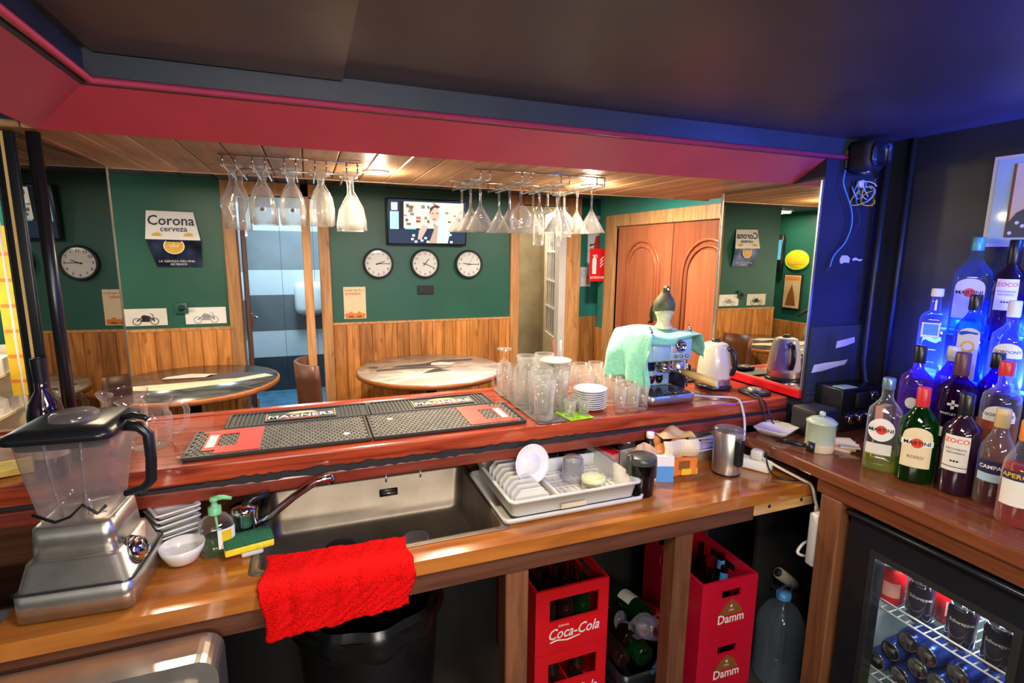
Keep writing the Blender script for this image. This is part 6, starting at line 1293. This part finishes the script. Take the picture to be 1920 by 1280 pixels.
wg = tag(MB().lathe(WINE, 24).build('lying_wine_glass', 'clear_glass'), 'wine glass lying across the top of the empties', 'glass', 'empties heaped in the tub'); wg.location = (1.205, 1.47, .275); wg.rotation_euler = (0, math.radians(-96), math.radians(14))
c = wg.copy(); COL.objects.link(c); c.location = (1.02, 1.50, .25); c.rotation_euler = (math.radians(70), 0, .3); c['label'] = 'wine glass lying mouth forward among the empties'
t = thing('cork', 'cork with a white stopper on top of the empties', 'cork', (1.175, 1.455, .255), .4); MB().tube([(-.018, 0, .01), (.018, 0, .01)], .010, 12).build('cork_body', 'bamboo', t); MB().tube([(0, 0, .02), (.002, 0, .045)], [.004, .006], 8).build('stopper', 'white_print', t)
tag(MB().tube([(1.085, 1.385, .10), (1.13, 1.395, .145)], .009, 10).build('blue_tube', 'blue_print'), 'short bright blue tube at the front of the tub', 'tube')
wj = thing('water_jug', 'large clear plastic water jug on the floor beside the crates', 'water bottle', (1.605, 1.305, .001))
jp = [(0, .004), (.078, 0), (.085, .010)] + [(.085 - (.004 if k % 2 else 0), .03 + k * .012) for k in range(14)] + [(.085, .205), (.080, .245), (.055, .290), (.024, .318), (.022, .340)]
MB().lathe(jp, 36).build('jug_body', 'water_plastic', wj); MB().lathe([(.026, .330), (.026, .352), (0, .354)], 20).build('cap', 'blue_print', wj); MB().tube([(-.022, 0, .335), (-.035, -.005, .365), (-.02, -.01, .385), (.02, -.01, .385), (.035, -.005, .365), (.022, 0, .335)], .004, 8).build('carry_loop', 'clear_blue', wj)
t = thing('wall_socket', 'white electric box on the back of the back bar post', 'socket', (1.505, 1.1065, .60)); MB().rbox(-.028, .034, 0, .034, 0, .18, .006, 2).build('box', 'white_paint', t); MB().box(.0, .003, -.0002, .0345, .005, .175).build('seam', 'grey_print', t)
t = thing('paper_roll', 'rolled paper bundle leaning behind the water jug', 'roll', (1.70, 1.375, .32)); MB().tube([(-.05, 0, .06), (.05, -.01, -.02)], .022, 16).build('roll', mk('roll_paper', (.45, .40, .28), .8, noise=.2), t); MB().tube([(-.052, 0, .0612), (-.05, 0, .06)], .016, 16).build('roll_core', 'black_matte', t)
t = thing('roll_holder', 'dark stand under the rolled paper', 'stand', (1.72, 1.375, .001)); MB().box(-.05, .06, -.04, .04, 0, .29).build('stand_body', 'black_matte', t); MB().rbox(-.055, .065, -.045, .045, .285, .292, .002, 1, False).build('stand_top', 'black_matte', t)

# dark bottle and yellow cloth on the bar, far left behind the blender
t = thing('wine_bottle', 'dark wine bottle with beige label behind the blender at far left', 'bottle', (-.603, 1.53, 1.0512), face_cam(-.6, 1.53))
MB().lathe([(0, .004), (.034, 0), (.036, .006), (.036, .155), (.030, .185), (.0145, .215), (.0135, .275), (.0155, .280), (.0155, .292), (0, .293)], 28).build('bottle_body', 'zoco_dark', t)
MB().lathe([(.0364, .055), (.0364, .125)], 16, a0=-PI / 2 - 1.1, a1=-PI / 2 + 1.1).build('paper_label', 'cream_label', t); MB().lathe([(.0143, .235), (.0160, .28), (.0160, .2925)], 18).build('foil', 'black_plastic', t)
t = thing('yellow_cloth', 'folded yellow cloth on the bar at the far left edge', 'cloth', (-.70, 1.60, 1.0512), .3)
for k in range(3): o = MB().grid(lambda u, v: (-.07 + .14 * u, -.04 + .08 * v, .006 * k + .004 + .003 * math.sin(u * 9 + k) * math.sin(v * 6)), 8, 6).build('fold', mk('soft_yellow', (.82, .66, .16), .9, noise=.15, scale=50), t, thick=.004); o.rotation_euler.z = .1 * k
